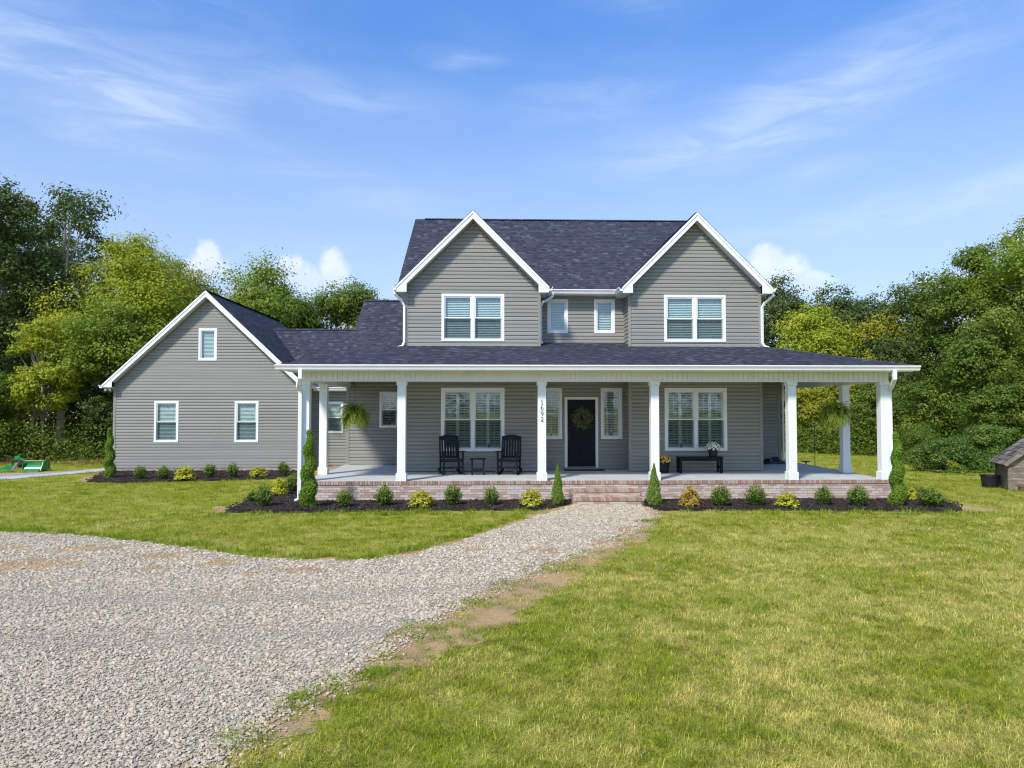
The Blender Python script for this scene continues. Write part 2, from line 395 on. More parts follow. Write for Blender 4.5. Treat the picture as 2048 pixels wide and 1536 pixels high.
def np_mesh(name, V, F, tint=None):
    """fast mesh from arrays: V (n,3), F (m,k)"""
    me = bpy.data.meshes.new(name); m, k = F.shape
    me.vertices.add(len(V)); me.vertices.foreach_set('co', np.ascontiguousarray(V, dtype=np.float32).ravel())
    me.loops.add(m * k); me.loops.foreach_set('vertex_index', np.ascontiguousarray(F, dtype=np.int32).ravel())
    me.polygons.add(m); me.polygons.foreach_set('loop_start', np.arange(0, m * k, k, dtype=np.int32))
    me.polygons.foreach_set('loop_total', np.full(m, k, dtype=np.int32))
    if tint is not None:
        a = me.attributes.new('tint', 'FLOAT', 'POINT'); a.data.foreach_set('value', np.repeat(tint, len(V) // len(tint)).astype(np.float32))
    me.update(calc_edges=True); return me

def unit(a): return a / np.maximum(np.linalg.norm(a, axis=-1, keepdims=True), 1e-9)

def leaf_mesh(name, P, Nn, L, W, tint, rng, along=None):
    """rhombic leaves: positions, normals, lengths, widths; optional growth direction"""
    n = len(P); Nn = unit(Nn)
    t = along if along is not None else rng.normal(size=(n, 3))
    t = unit(t - Nn * np.sum(t * Nn, axis=1, keepdims=True)); b = np.cross(Nn, t)
    L = np.broadcast_to(L, n)[:, None]; W = np.broadcast_to(W, n)[:, None]
    V = np.stack([P - t * L * .5, P + b * W * .5 + Nn * W * .12, P + t * L * .5, P - b * W * .5 + Nn * W * .12], axis=1).reshape(-1, 3)
    return np_mesh(name, V, np.arange(4 * n).reshape(n, 4), tint)

def in_poly(P, poly):
    x, y = P[:, 0], P[:, 1]; r = np.zeros(len(P), bool); n = len(poly)
    for i in range(n):
        x0, y0 = poly[i]; x1, y1 = poly[(i + 1) % n]
        c = ((y0 > y) != (y1 > y)) & (x < (x1 - x0) * (y - y0) / ((y1 - y0) or 1e-9) + x0); r ^= c
    return r

def rough_edge(poly, step=.25, amp=.06, seed=1):
    """subdivide a closed outline and jitter it so that the border looks natural"""
    rg = np.random.default_rng(seed); out = []
    for i in range(len(poly)):
        a = np.array(poly[i]); b = np.array(poly[(i + 1) % len(poly)]); k = max(1, int(np.linalg.norm(b - a) / step))
        for j in range(k): out.append(a + (b - a) * j / k + rg.normal(size=2) * amp)
    return [tuple(p) for p in out]

def sheet(name, poly, z, mat):
    from mathutils.geometry import delaunay_2d_cdt
    n = len(poly); V, _, F, *_ = delaunay_2d_cdt([Vector(p) for p in poly], [(i, (i + 1) % n) for i in range(n)], [], 1, 1e-4)
    m = MB(); m.v = [(v.x, v.y, z) for v in V]
    for f in F:
        a, b, c = (V[i] for i in f); m.f.append(tuple(f) if (b - a).cross(c - a) > 0 else tuple(reversed(f)))
    o = m.build(name, mat); o['kind'] = 'structure'; return o

# ------------------------------------------------------------------ ground
m = MB()
gx = [-900, -300, -120, -60, -30, -15, -5, 5, 15, 30, 60, 120, 300, 900]; gy = [-600, -100, -20, 0, 5, 10, 15, 20, 25, 30, 40, 60, 120, 300, 1200]
for j in range(len(gy) - 1):
    for i in range(len(gx) - 1):
        m.poly([(gx[i], gy[j], 0), (gx[i + 1], gy[j], 0), (gx[i + 1], gy[j + 1], 0), (gx[i], gy[j + 1], 0)])
lawn = m.build('lawn', 'lawn'); tag(lawn, 'mown lawn around the house, green mixed with straw', 'lawn', kind='structure')

GT = [(-30, 15.6), (-12.69, 14.59), (-9.59, 14.32), (-7.96, 14.0), (-6.16, 13.17), (-4.97, 12.45), (-3.89, 11.76), (-3.02, 11.5), (-2.06, 11.47), (-1.47, 11.84), (-0.87, 12.54), (-0.18, 13.75), (0.65, 15.23), (1.55, 16.91), (2.14, 17.9), (2.14, 18.45)]
GR = [(3.86, 18.45), (3.86, 17.6), (3.56, 16.06), (3.25, 15.08), (2.46, 13.4), (1.72, 12.24), (1.13, 11.45), (0.6, 10.59), (0.15, 10.0), (-0.49, 8.88), (-0.8, 8.27), (-1.12, 7.41), (-1.32, 6.85), (-1.51, 6.48), (-1.74, 6.05), (-1.91, 5.59), (-2.01, 5.27), (-2.05, 4.94), (-1.92, 3.65), (-1.5, 0.5), (-1, -14), (-30, -14)]
GRAVEL = rough_edge(GT + GR, .2, .045, 3)
LR = [(4.06, 16.67), (3.59, 15.14), (2.83, 13.14), (1.97, 11.89), (1.59, 10.73), (0.94, 9.56), (0.36, 8.53), (-0.1, 7.46), (-0.53, 7.03), (-0.81, 6.52), (-1.15, 5.99), (-1.44, 5.53), (-1.57, 5.22), (-1.82, 4.94), (-1.67, 3.64), (-1.2, .5), (-.7, -14)]
LT = [(1.95, 17.9), (1.2, 16.92), (0.22, 14.79), (-0.46, 13.49), (-1.03, 12.46), (-1.57, 11.92), (-2.24, 11.62), (-3.1, 11.68)]
CLAY = [(-7.13, 11.34, 0.75, 0.47), (-6.82, 12.59, 0.55, 0.27), (-5.34, 11.96, 0.45, 0.28), (-5.1, 10.94, 0.23, 0.17), (-4.25, 11.4, 0.22, 0.37), (-3.46, 10.56, 0.16, 0.13), (-2.84, 10.83, 0.44, 0.17), (2.09, 12.77, 0.27, 0.47), (0.95, 12.18, 0.26, 0.26), (-1.37, 12.0, 0.25, 0.21), (-0.16, 12.3, 0.17, 0.17), (-3.2, 9.7, 0.1, 0.11), (-8.6, 12.6, .6, .3), (2.75, 14.3, .22, .4)]
def clay_dist(Q):
    d = np.full(len(Q), 9.)
    for cx, cy, rx, ry in CLAY: d = np.minimum(d, np.hypot((Q[:, 0] - cx) / rx, (Q[:, 1] - cy) / ry))
    return d + .35 * np.sin(Q[:, 0] * 11) * np.sin(Q[:, 1] * 9)
SOIL = rough_edge([(4.2, 17.4)] + LR + [(-3, -14), (-3.5, 11.5)] + LT[::-1] + [(2.05, 18.3), (3.7, 18.3)], .16, .10, 5)
BEDL = rough_edge([(-6.13, 16.80), (-6.36, 17.85), (-6.46, 20.07), (-6.59, 22.65), (-6.56, 24.5), (-6.2, 25.7), (-4.6, 25.7), (-4.6, 18.9), (2.12, 18.9), (2.16, 18.33), (1.86, 17.62), (1.23, 17.0), (0.25, 16.95), (-2.14, 16.93), (-4.18, 16.72)], .22, .035, 8)
BEDR = rough_edge([(3.86, 18.88), (3.82, 17.44), (3.98, 16.78), (6.24, 16.80), (8.51, 16.58), (10.72, 16.35), (11.38, 16.68), (11.86, 17.83), (12.04, 19.38), (12.11, 20.95), (11.7, 25), (10.4, 25), (10.4, 18.9)], .22, .035, 9)
BEDG = rough_edge([(-13.5, 24.35), (-14.2, 26.3), (-14.9, 28.4), (-7.0, 28.4), (-6.6, 25.5), (-7.6, 24.75), (-9.73, 24.05), (-11.77, 23.55), (-12.91, 23.75)], .25, .04, 10)
SPOIL = rough_edge([(-13.2, 23.6), (-14.0, 24.6), (-14.5, 26.4), (-14.2, 26.6), (-13.3, 25.0)], .2, .07, 11)
SPOILL = rough_edge([(-5.9, 16.6), (-6.45, 16.75), (-6.75, 17.9), (-6.4, 18.0), (-6.0, 17.0)], .2, .06, 12)
SPOILR = rough_edge([(11.2, 16.5), (12.2, 16.35), (12.1, 17.1), (11.6, 17.5)], .2, .07, 13)
DRIVE = [(-40, 18.5), (-18.9, 22.9), (-16.9, 24.5), (-16.1, 26.3), (-15.1, 28.2), (-14.9, 29.9), (-15.9, 29.6), (-16.6, 28.1), (-18.5, 27.2), (-24, 26.2), (-40, 25.5)]
APRON = [(-20.6, 22.5), (-18.0, 23.6), (-16.5, 25.0), (-15.7, 26.6), (-14.85, 28.3), (-14.6, 30), (-15.6, 30.0), (-15.9, 28.4), (-16.6, 26.9), (-17.6, 25.6), (-19.4, 24.2)]
sheet('soil_border', SOIL, .004, 'soil'); sheet('clay_patch_garage', SPOIL, .004, 'soil'); sheet('clay_patch_left', SPOILL, .004, 'soil'); sheet('clay_patch_right', SPOILR, .004, 'soil')
for i, (cx, cy, rx, ry) in enumerate(CLAY): sheet('clay_patch', rough_edge([(cx + rx * 1.15 * math.cos(a * .524), cy + ry * 1.15 * math.sin(a * .524)) for a in range(12)], .08, .05, 40 + i), .0095, 'soil')
gv = sheet('gravel_drive', GRAVEL, .008, 'gravel_bed'); tag(gv, 'grey gravel drive and walk leading to the front steps', 'gravel drive')
sheet('garage_drive', rough_edge(DRIVE, .4, .05, 21), .008, 'gravel_bed'); sheet('drive_apron', APRON, .012, 'concrete')

def mound(name, poly, h, label):
    """a mulch bed: low mound triangulated over the outline"""
    P = np.array(poly); lo, hi = P.min(0), P.max(0); st = .16; rg = np.random.default_rng(4)
    xs = np.arange(lo[0], hi[0] + st, st); ys = np.arange(lo[1], hi[1] + st, st)
    X, Y = np.meshgrid(xs, ys); Q = np.stack([X.ravel(), Y.ravel()], 1)
    d = np.full(len(Q), 9.)
    for i in range(len(P)):
        a = P[i]; b = P[(i + 1) % len(P)]; ab = b - a; t = np.clip(((Q - a) @ ab) / max(ab @ ab, 1e-9), 0, 1)
        d = np.minimum(d, np.linalg.norm(Q - (a + t[:, None] * ab), axis=1))
    ins = in_poly(Q, poly); sd = np.where(ins, d, -d)
    Z = np.where(sd > 0, h * (1 - np.exp(-sd / .16)), np.maximum(-.05, sd * .4)) + rg.normal(size=len(Q)) * .009
    V = np.column_stack([Q, Z]); nx = len(xs); F = []
    keep = sd > -st * 1.1
    for j in range(len(ys) - 1):
        for i in range(nx - 1):
            q = (j * nx + i, j * nx + i + 1, (j + 1) * nx + i + 1, (j + 1) * nx + i)
            if all(keep[k] for k in q): F.append(q)
    me = np_mesh(name, V, np.array(F)); o = link_mesh(name, me, 'mulch', smooth=True); tag(o, label, 'mulch bed', kind='structure'); return o
mound('mulch_bed', BEDL, .07, 'dark mulch bed left of the front steps, round the porch corner')
mound('mulch_bed', BEDR, .07, 'dark mulch bed right of the front steps, round the porch corner')
mound('mulch_bed', BEDG, .06, 'dark mulch bed below the garage gable')

# ------------------------------------------------------------------ scattered stuff (grass, stones, chips)
def scatter(name, P, rot, scl, protos, label, cat):
    me = bpy.data.meshes.new(name); me.vertices.add(len(P)); me.vertices.foreach_set('co', P.astype(np.float32).ravel())
    a = me.attributes.new('rot', 'FLOAT_VECTOR', 'POINT'); a.data.foreach_set('vector', rot.astype(np.float32).ravel())
    a = me.attributes.new('scl', 'FLOAT', 'POINT'); a.data.foreach_set('value', scl.astype(np.float32))
    o = bpy.data.objects.new(name, me); COL.objects.link(o); tag(o, label, cat, kind='stuff')
    c = bpy.data.collections.new(name + '_pieces')
    for p in protos: c.objects.link(p)
    ng = bpy.data.node_groups.new(name, 'GeometryNodeTree')
    ng.interface.new_socket('Geometry', in_out='INPUT', socket_type='NodeSocketGeometry')
    ng.interface.new_socket('Geometry', in_out='OUTPUT', socket_type='NodeSocketGeometry')
    gi = ng.nodes.new('NodeGroupInput'); go = ng.nodes.new('NodeGroupOutput'); ip = ng.nodes.new('GeometryNodeInstanceOnPoints')
    ci = ng.nodes.new('GeometryNodeCollectionInfo'); ci.inputs[0].default_value = c; ci.inputs[1].default_value = True; ci.inputs[2].default_value = True
    ar = ng.nodes.new('GeometryNodeInputNamedAttribute'); ar.data_type = 'FLOAT_VECTOR'; ar.inputs[0].default_value = 'rot'
    asc = ng.nodes.new('GeometryNodeInputNamedAttribute'); asc.data_type = 'FLOAT'; asc.inputs[0].default_value = 'scl'
    ip.inputs['Pick Instance'].default_value = True
    L = ng.links.new
    L(gi.outputs[0], ip.inputs['Points']); L(ci.outputs[0], ip.inputs['Instance'])
    L(ar.outputs['Attribute'], ip.inputs['Rotation']); L(asc.outputs['Attribute'], ip.inputs['Scale']); L(ip.outputs[0], go.inputs[0])
    md = o.modifiers.new('scatter', 'NODES'); md.node_group = ng; return o

def proto(me, mat):
    o = bpy.data.objects.new(me.name, me)
    if not me.materials: me.materials.append(MATS[mat])
    return o

def grass_proto(name, n, rad, lmin, lmax, w, mat, seed, lean=.55):
    rg = np.random.default_rng(seed); V = []; F = []
    for i in range(n):
        r = rad * math.sqrt(rg.random()); th = rg.random() * 6.283; p = np.array([r * math.cos(th), r * math.sin(th), -.004])
        L = lmin + (lmax - lmin) * rg.random() ** 1.4; a = rg.random() * 6.283; d = np.array([math.cos(a), math.sin(a), 0]); sd = np.array([-math.sin(a), math.cos(a), 0])
        le = lean * (.35 + rg.random()); b1 = p + d * L * le * .35 + np.array([0, 0, L * .55]); b2 = p + d * L * le * 1.05 + np.array([0, 0, L * (.95 - .35 * le)])
        k = len(V); ww = w * (.7 + .6 * rg.random())
        V += [p - sd * ww, p + sd * ww, b1 + sd * ww * .8, b1 - sd * ww * .8, b2 + sd * ww * .15, b2 - sd * ww * .15]
        F += [(k, k + 1, k + 2, k + 3), (k + 3, k + 2, k + 4, k + 5)]
    return proto(np_mesh(name, np.array(V), np.array(F)), mat)

def stone_proto(name, seed, mat, flat=.5):
    import bmesh
    rg = random.Random(seed); bm = bmesh.new(); bmesh.ops.create_icosphere(bm, subdivisions=1, radius=.5)
    for v in bm.verts: v.co = v.co * rg.uniform(.72, 1.15); v.co.z *= flat; v.co.x *= 1.25
    me = bpy.data.meshes.new(name); bm.to_mesh(me); bm.free(); return proto(me, mat)

HOUSE_POLYS = [[(-5.0, 18.5), (10.75, 18.5), (10.75, 32), (-5.0, 32)], [(-14.4, 27.6), (-7.3, 27.6), (-7.3, 37), (-14.4, 37)], [(-7.4, 25.5), (-4.8, 25.5), (-4.8, 33), (-7.4, 33)]]
def sample(n, y0, y1, spread=.86, seed=1):
    """points on the ground in the wedge in front of the camera, a margin to the sides"""
    rg = np.random.default_rng(seed); y = np.sqrt(rg.random(n) * (y1 ** 2 - y0 ** 2) + y0 ** 2); x = (rg.random(n) * 2 - 1) * (y * spread + .5) + .03 * y
    return np.column_stack([x, y])
def wedge_area(y0, y1, spread=.86): return spread * (y1 ** 2 - y0 ** 2) + (y1 - y0)

def make_scatter():
    rg = np.random.default_rng(11)
    drive = rough_edge(DRIVE, .4, .05, 21)
    bare = [GRAVEL, BEDL, BEDR, BEDG, drive, APRON] + HOUSE_POLYS
    soil = [SOIL, SPOIL, SPOILL, SPOILR]
    PP = []; SS = []; LP = []; LS = []
    for y0, y1, dens, sc, sd in ((2.6, 7.5, 210, 1.0, 1), (7.5, 11, 120, 1.12, 2), (11, 16, 66, 1.25, 3), (16, 24, 30, 1.45, 4), (24, 42, 12, 1.8, 5)):
        Q = sample(int(dens * wedge_area(y0, y1)), y0, y1, seed=sd)
        ok = np.ones(len(Q), bool)
        for p in bare: ok &= ~in_poly(Q, p)
        ins = np.zeros(len(Q), bool)
        for p in soil: ins |= in_poly(Q, p)
        # a few clumps survive on the bare soil, in patches
        patch = np.sin(Q[:, 0] * 5.1 + 1.3 * np.sin(Q[:, 1] * 3.3)) * np.sin(Q[:, 1] * 4.3 + Q[:, 0] * 1.7)
        patch = patch + .45 * np.sin(Q[:, 0] * 13.7 + Q[:, 1] * 3.1) * np.sin(Q[:, 1] * 11.9)
        ok &= ~ins | ((patch > np.where(Q[:, 1] < 9.5, .16, .30)) & (rg.random(len(Q)) < .8))
        # thin spots in the lawn
        thin = np.sin(Q[:, 0] * 1.3 + 2 * np.sin(Q[:, 1] * .7)) * np.sin(Q[:, 1] * 1.9 + 1.1 * np.sin(Q[:, 0] * 1.1))
        ok &= ~((thin > .72) & (rg.random(len(Q)) < .45))
        Q = Q[ok]; pa = patch[ok]; s = sc * (.7 + .6 * rg.random(len(Q))) * np.where(ins[ok], .8, 1.0)
        PP.append(Q); SS.append(s)
        # lusher, taller clumps along the edges of beds and gravel and in random spots
        near = np.zeros(len(Q), bool)
        for e in (GT[1:-1], [(9, 9), (9, 9.1)], [(-6.2, 16.6), (-2, 16.75), (1.2, 16.8)], [(4.1, 16.6), (8, 16.4), (11, 16.2)]):
            e = np.array(e)
            for i in range(len(e) - 1):
                a, b = e[i], e[i + 1]; ab = b - a; t = np.clip(((Q - a) @ ab) / (ab @ ab), 0, 1); dd = np.linalg.norm(Q - (a + t[:, None] * ab), axis=1)
                near |= dd < .42
        lush = (near & ~ins[ok] & (rg.random(len(Q)) < .5)) | (rg.random(len(Q)) < .035) | ((thin[ok] < -.55) & (rg.random(len(Q)) < .25))
        LP.append(Q[lush]); LS.append(s[lush] * np.where(near[lush], 1.2, .9))
    P = np.concatenate(PP); s = np.concatenate(SS); rot = np.column_stack([rg.normal(size=(len(P), 2)) * .10, rg.random(len(P)) * 6.283])
    protos = [grass_proto('grass_clump', 34, .12, .026, .068, .0021, 'grass_blade', 50 + i, 1.05) for i in range(7)]
    scatter('lawn_grass', np.column_stack([P, np.zeros(len(P))]), rot, s, protos, 'short mown grass blades covering the whole lawn', 'grass')
    e0, e1 = np.array(GR[2:18]), np.array(LR[:16])
    for k in range(22):
        f = rg.random() * 14; i = int(f); a = e0[i] + (e0[i + 1] - e0[i]) * (f - i); dd = np.linalg.norm(e1 - a, axis=1); b = e1[int(dd.argmin())]
        c = a + (b - a) * (.15 + .75 * rg.random()); n = rg.integers(5, 22); r = .05 + .16 * rg.random()
        LP.append(c + rg.normal(size=(n, 2)) * np.array([r * 1.4, r])); LS.append(.6 + .6 * rg.random(n))
    P = np.concatenate(LP); s = np.concatenate(LS); rot = np.column_stack([rg.normal(size=(len(P), 2)) * .08, rg.random(len(P)) * 6.283])
    protos = [grass_proto('tall_grass_clump', 30, .085, .035, .085, .0023, 'grass_lush', 80 + i, .85) for i in range(6)]
    scatter('edge_grass', np.column_stack([P, np.zeros(len(P))]), rot, s, protos, 'taller deep green grass along the edges of drive and beds', 'grass')
    # loose stones
    PP = []; SS = []
    for y0, y1, dens, sz, sd in ((2.4, 7, 2500, .0195, 31), (7, 10.5, 1500, .0235, 32), (10.5, 19, 850, .0265, 33)):
        Q = sample(int(dens * wedge_area(y0, y1)), y0, y1, seed=sd); Q = Q[in_poly(Q, GRAVEL)]
        n = np.sin(Q[:, 0] * 1.9 + Q[:, 1] * .8) * np.sin(Q[:, 1] * 2.1 - Q[:, 0] * .6); Q = Q[rg.random(len(Q)) < np.clip((clay_dist(Q) - .35) / .9, .22, 1)]
        PP.append(Q); SS.append(sz * (.5 + 1.3 * rg.random(len(Q)) ** 2.2))
    e = np.array(GR[1:19]); i = rg.integers(0, len(e) - 1, 5200); f = rg.random(5200)[:, None]; Q = e[i] * (1 - f) + e[i + 1] * f; d = e[i + 1] - e[i]; nn = np.column_stack([-d[:, 1], d[:, 0]]) / np.linalg.norm(d, axis=1)[:, None]; sg = np.sign(nn[:, :1]); Q = Q + nn * sg * np.abs(rg.normal(size=(5200, 1))) * .16
    PP.append(Q); SS.append(.010 + .020 * rg.random(len(Q)))
    P = np.concatenate(PP); s = np.concatenate(SS)
    # wheel tracks: smaller, packed stones along two curves through the drive
    tr = np.minimum(np.abs(P[:, 1] - (9.2 + .10 * (P[:, 0] + 4) ** 2 * .35)), np.abs(P[:, 1] - (7.6 + .10 * (P[:, 0] + 4) ** 2 * .35))); s = s * np.where((P[:, 0] < 1) & (P[:, 1] < 13), .72 + .40 * np.clip(tr / .5, 0, 1), 1)
    rot = np.column_stack([rg.normal(size=(len(P), 2)) * .35, rg.random(len(P)) * 6.283])
    scatter('gravel_stones', np.column_stack([P, .012 + rg.random(len(P)) * .006]), rot, s, [stone_proto('gravel_stone', i, 'stone_grey', .55) for i in range(6)], 'loose grey crushed stones covering drive and walk', 'gravel')
    # mulch chips
    PP = []
    for poly, n in ((BEDL, 9000), (BEDR, 7000), (BEDG, 4500)):
        A = np.array(poly); Q = A.min(0) + rg.random((n * 2, 2)) * (A.max(0) - A.min(0)); Q = Q[in_poly(Q, poly)]; PP.append(Q)
    P = np.concatenate(PP); s = .03 + .05 * rg.random(len(P)) ** 2; rot = np.column_stack([rg.normal(size=(len(P), 2)) * .5, rg.random(len(P)) * 6.283])
    chips = [proto(MB().box(-.5, .5, -.16, .16, -.07, .07).mesh('mulch_chip'), 'mulch_chip'), proto(MB().box(-.4, .4, -.25, .2, -.08, .08).mesh('mulch_chip'), 'mulch_chip')]
    hz = np.where(in_poly(P, BEDG), .06, .07)
    scatter('mulch_chips', np.column_stack([P, hz + rg.random(len(P)) * .012]), rot, s, chips, 'dark shredded bark chips on the planting beds', 'mulch')
make_scatter()

# ------------------------------------------------------------------ the house
CX = 2.86; FZ = .545                       # centre line of the front, porch floor height
YP, YW, YR, YL, YC, YG = 18.53, 21.30, 22.10, 24.24, 28.90, 27.70   # porch edge, wings, recess, left block, link, garage
house = empty('house', (0, 0, 0))
tag(house, 'grey sided two storey house with white trim, dark shingle roof and wraparound porch', 'house')
EXP = .114
PROF = [(.025, 0), (.0225, .62), (.016, .71), (.005, .80), (.000, 1.0)]
PIECES = []                                # (size, verts, faces, wall)

def prof_d(t):
    for (d0, t0), (d1, t1) in zip(PROF, PROF[1:]):
        if t <= t1: return d0 + (d1 - d0) * (t - t0) / (t1 - t0)
    return PROF[-1][0]

def siding(org, u, n, z0, z1, lo, hi, holes=(), depth=21., keep=True):
    """clapboards course by course; u along the wall, n outward; lo/hi: limits along u as functions of z; holes (ua,ub,za,zb)"""
    org, u, n = Vector(org), Vector(u), Vector(n); back = MB()
    wall = None; todo = []
    fn = lambda f, z: f(z) if callable(f) else f
    P = lambda a, z, d: tuple(org + u * a + n * d + Vector((0, 0, z)))
    k = 0
    while z0 + k * EXP < z1 - .004:
        a0 = z0 + k * EXP; a1 = min(a0 + EXP, z1); k += 1
        cuts = sorted({a0, a1} | {z for h in holes for z in h[2:] if a0 + .004 < z < a1 - .004})
        if len(cuts) > 2:                      # hole edge inside the course: split only between the hole's sides
            L, H = fn(lo, (a0 + a1) / 2), fn(hi, (a0 + a1) / 2)
        bands = list(zip(cuts, cuts[1:])); segs = []
        for b0, b1 in bands:
            zm = (b0 + b1) / 2; xs = [(fn(lo, zm), fn(hi, zm))]
            for ha, hb, h0, h1 in holes:
                if h0 < zm < h1:
                    nx = []
                    for s, e in xs:
                        if hb <= s or ha >= e: nx.append((s, e)); continue
                        if ha > s: nx.append((s, ha))
                        if hb < e: nx.append((hb, e))
                    xs = nx
            segs += [(s, e, b0, b1) for s, e in xs if e - s > .01]
        # join the bands again where both halves of the course are whole
        if len(bands) == 2:
            both = []
            for s in list(segs):
                for t in list(segs):
                    if s is not t and s[:2] == t[:2] and s[3] == t[2] and s in segs and t in segs: segs.remove(s); segs.remove(t); both.append((s[0], s[1], s[2], t[3]))
            segs += both
        for s, e, b0, b1 in segs:
            lev = [b0] + [a0 + t * EXP for d, t in PROF if b0 < a0 + t * EXP < b1] + [b1]
            V = []; F = []
            sl = lambda z: max(s, fn(lo, z)) if callable(lo) and abs(s - fn(lo, (b0 + b1) / 2)) > 1e-6 else (fn(lo, z) if callable(lo) else s)
            sh = lambda z: min(e, fn(hi, z)) if callable(hi) and abs(e - fn(hi, (b0 + b1) / 2)) > 1e-6 else (fn(hi, z) if callable(hi) else e)
            for z in lev:
                d = prof_d(max(0, (z - a0) / EXP)); V += [P(sl(z), z, d), P(sh(z), z, d)]
            nl = len(lev)
            F += [(2 * i, 2 * i + 1, 2 * i + 3, 2 * i + 2) for i in range(nl - 1)]
            if abs(b0 - a0) < 1e-6: V += [P(sl(b0), b0, -.004), P(sh(b0), b0, -.004)]; F.append((2 * nl, 2 * nl + 1, 1, 0))
            back.poly([P(sl(b0), b0, -.01), P(sh(b0), b0, -.01), P(sh(b1), b1, -.01), P(sl(b1), b1, -.01)])
            todo.append(((e - s) * (b1 - b0) / depth ** 2 if keep else 0, V, F))
    wall = back.build('wall', 'siding', house)
    for t in todo: PIECES.append((*t, wall))
    return wall

def finish_siding():
    PIECES.sort(key=lambda p: -p[0]); rest = MB()
    for i, (sz, V, F, wall) in enumerate(PIECES):
        if i < 300 and sz > 0:
            m = MB(); m.v = V; m.f = F; m.build('siding_board', 'siding', wall)
        else:
            n = len(rest.v); rest.v += V; rest.f += [tuple(n + a for a in f) for f in F]
    o = rest.build('siding_boards', 'siding', house); o['kind'] = 'stuff'

def post(x, y, z0, z1, sx=.05, sy=.02):
    """corner post in siding colour"""
    MB().box(x - sx, x + sx, y - sy, y + sy, z0, z1).build('corner_post', 'corner_post', house, bevel=.004)

FRONT = dict(u=(1, 0, 0), n=(0, -1, 0))
# --- windows: (centre x, width, z0, z1)
W_UP = [(CX - 3.365, 1.89, 4.45, 5.885), (CX + 3.365, 1.89, 4.45, 5.885)]
W_LO = [(CX - 3.365, 1.90, 1.16, 3.06), (CX + 3.365, 1.90, 1.16, 3.06)]
W_RU = [(CX - .737, .655, 4.785, 5.86), (CX + .737, .655, 4.785, 5.86)]
W_SL = [(CX - .943, .672, 1.483, 3.077), (CX + .943, .672, 1.483, 3.077)]
W_LB = [(-3.41, .65, 1.79, 3.005)]; W_LK = [(-6.355, .905, 1.452, 2.723)]
W_GA = [(-12.40, .925, 1.14, 2.727), (-9.358, .913, 1.137, 2.727)]; W_AT = [(-10.873, .705, 4.281, 5.528)]
def hole(w, i=.06): return (w[0] - w[1] / 2 + i, w[0] + w[1] / 2 - i, w[2] + i, w[3] - i)

HW = 1.985; ZP = 8.34; OV = 2.28           # wing half width, roof peak, half span to the fascia
for sgn in (-1, 1):
    xc = CX + sgn * 3.365; i = 0 if sgn < 0 else 1
    rake = ZP - .30
    siding((0, YW, 0), z0=4.30, z1=8.03, lo=lambda z, c=xc: max(c - HW, c - (rake - z)), hi=lambda z, c=xc: min(c + HW, c + (rake - z)), holes=[hole(W_UP[i])], depth=21, **FRONT)
    siding((0, YW, 0), z0=FZ + .02, z1=3.62, lo=xc - HW, hi=xc + HW, holes=[hole(W_LO[i])], depth=21, **FRONT)
    for s2 in (-1, 1):
        post(xc + s2 * (HW + .01), YW - .005, 4.27, 6.10, .045, .028); post(xc + s2 * (HW + .01), YW - .005, FZ + .004, 3.62, .045, .028)
    MB().box(xc - HW - .06, xc + HW + .06, YW - .036, YW + .01, 4.255, 4.298).build('flashing', 'white_trim', house)
    # side walls of the wing towards the recess (visible) and outward
    ins = xc + HW if sgn < 0 else xc - HW; nx = 1 if sgn < 0 else -1
    for z0, z1 in ((4.40, 6.0), (FZ + .02, 3.62)):
        siding((ins, 0, 0), (0, 1, 0), (nx, 0, 0), z0, z1, YW + .03, YR, depth=30)
    out = xc - HW if sgn < 0 else xc + HW
    siding((out, 0, 0), (0, 1, 0), (-nx, 0, 0), 3.9, 6.0, YW + .03, 33, keep=False)
    siding((out, 0, 0), (0, 1, 0), (-nx, 0, 0), FZ + .02, 3.62, YW + .03, 24.4, keep=False)
# recess
x0, x1 = CX - 1.38, CX + 1.38
siding((0, YR, 0), z0=4.48, z1=6.0, lo=x0, hi=x1, holes=[hole(w) for w in W_RU], depth=22, **FRONT)
DOOR = (CX - .525, CX + .525, FZ, 2.795)
siding((0, YR, 0), z0=FZ + .02, z1=3.62, lo=x0, hi=x1, holes=[hole(w) for w in W_SL] + [(DOOR[0] + .04, DOOR[1] - .04, 0, 2.75)], depth=22, **FRONT)
MB().box(x0, x1, YR - .03, YR, 4.44, 4.478).build('flashing', 'white_trim', house)
# left block, link and garage
siding((0, YL, 0), z0=FZ + .02, z1=3.5, lo=-4.77, hi=CX - 3.365 - HW, holes=[hole(W_LB[0])], depth=24, **FRONT)
post(-4.80, YL - .005, .3, 3.4, .05, .03)
siding((-4.77, 0, 0), (0, 1, 0), (-1, 0, 0), .166, 3.3, YL + .02, 33.5, keep=False)
siding((0, YC, 0), z0=.166, z1=3.16, lo=-7.35, hi=-4.80, holes=[hole(W_LK[0])], depth=26, **FRONT)
GX0, GX1, GC, GP, GS = -14.35, -7.37, -10.86, 6.966, .945
siding((0, YG, 0), z0=.166, z1=6.60, lo=lambda z: max(GX0, GC - (GP - .30 - z) / GS), hi=lambda z: min(GX1, GC + (GP - .30 - z) / GS), holes=[hole(w) for w in W_GA + W_AT], depth=28, **FRONT)
for x in (GX0 - .01, GX1 + .01): post(x, YG - .005, .15, 3.45, .05, .03)
siding((GX1, 0, 0), (0, 1, 0), (1, 0, 0), .166, 3.3, YG + .03, 36.4, keep=False)
siding((GX0, 0, 0), (0, 1, 0), (-1, 0, 0), .166, 3.3, YG + .03, 36.4, keep=False)
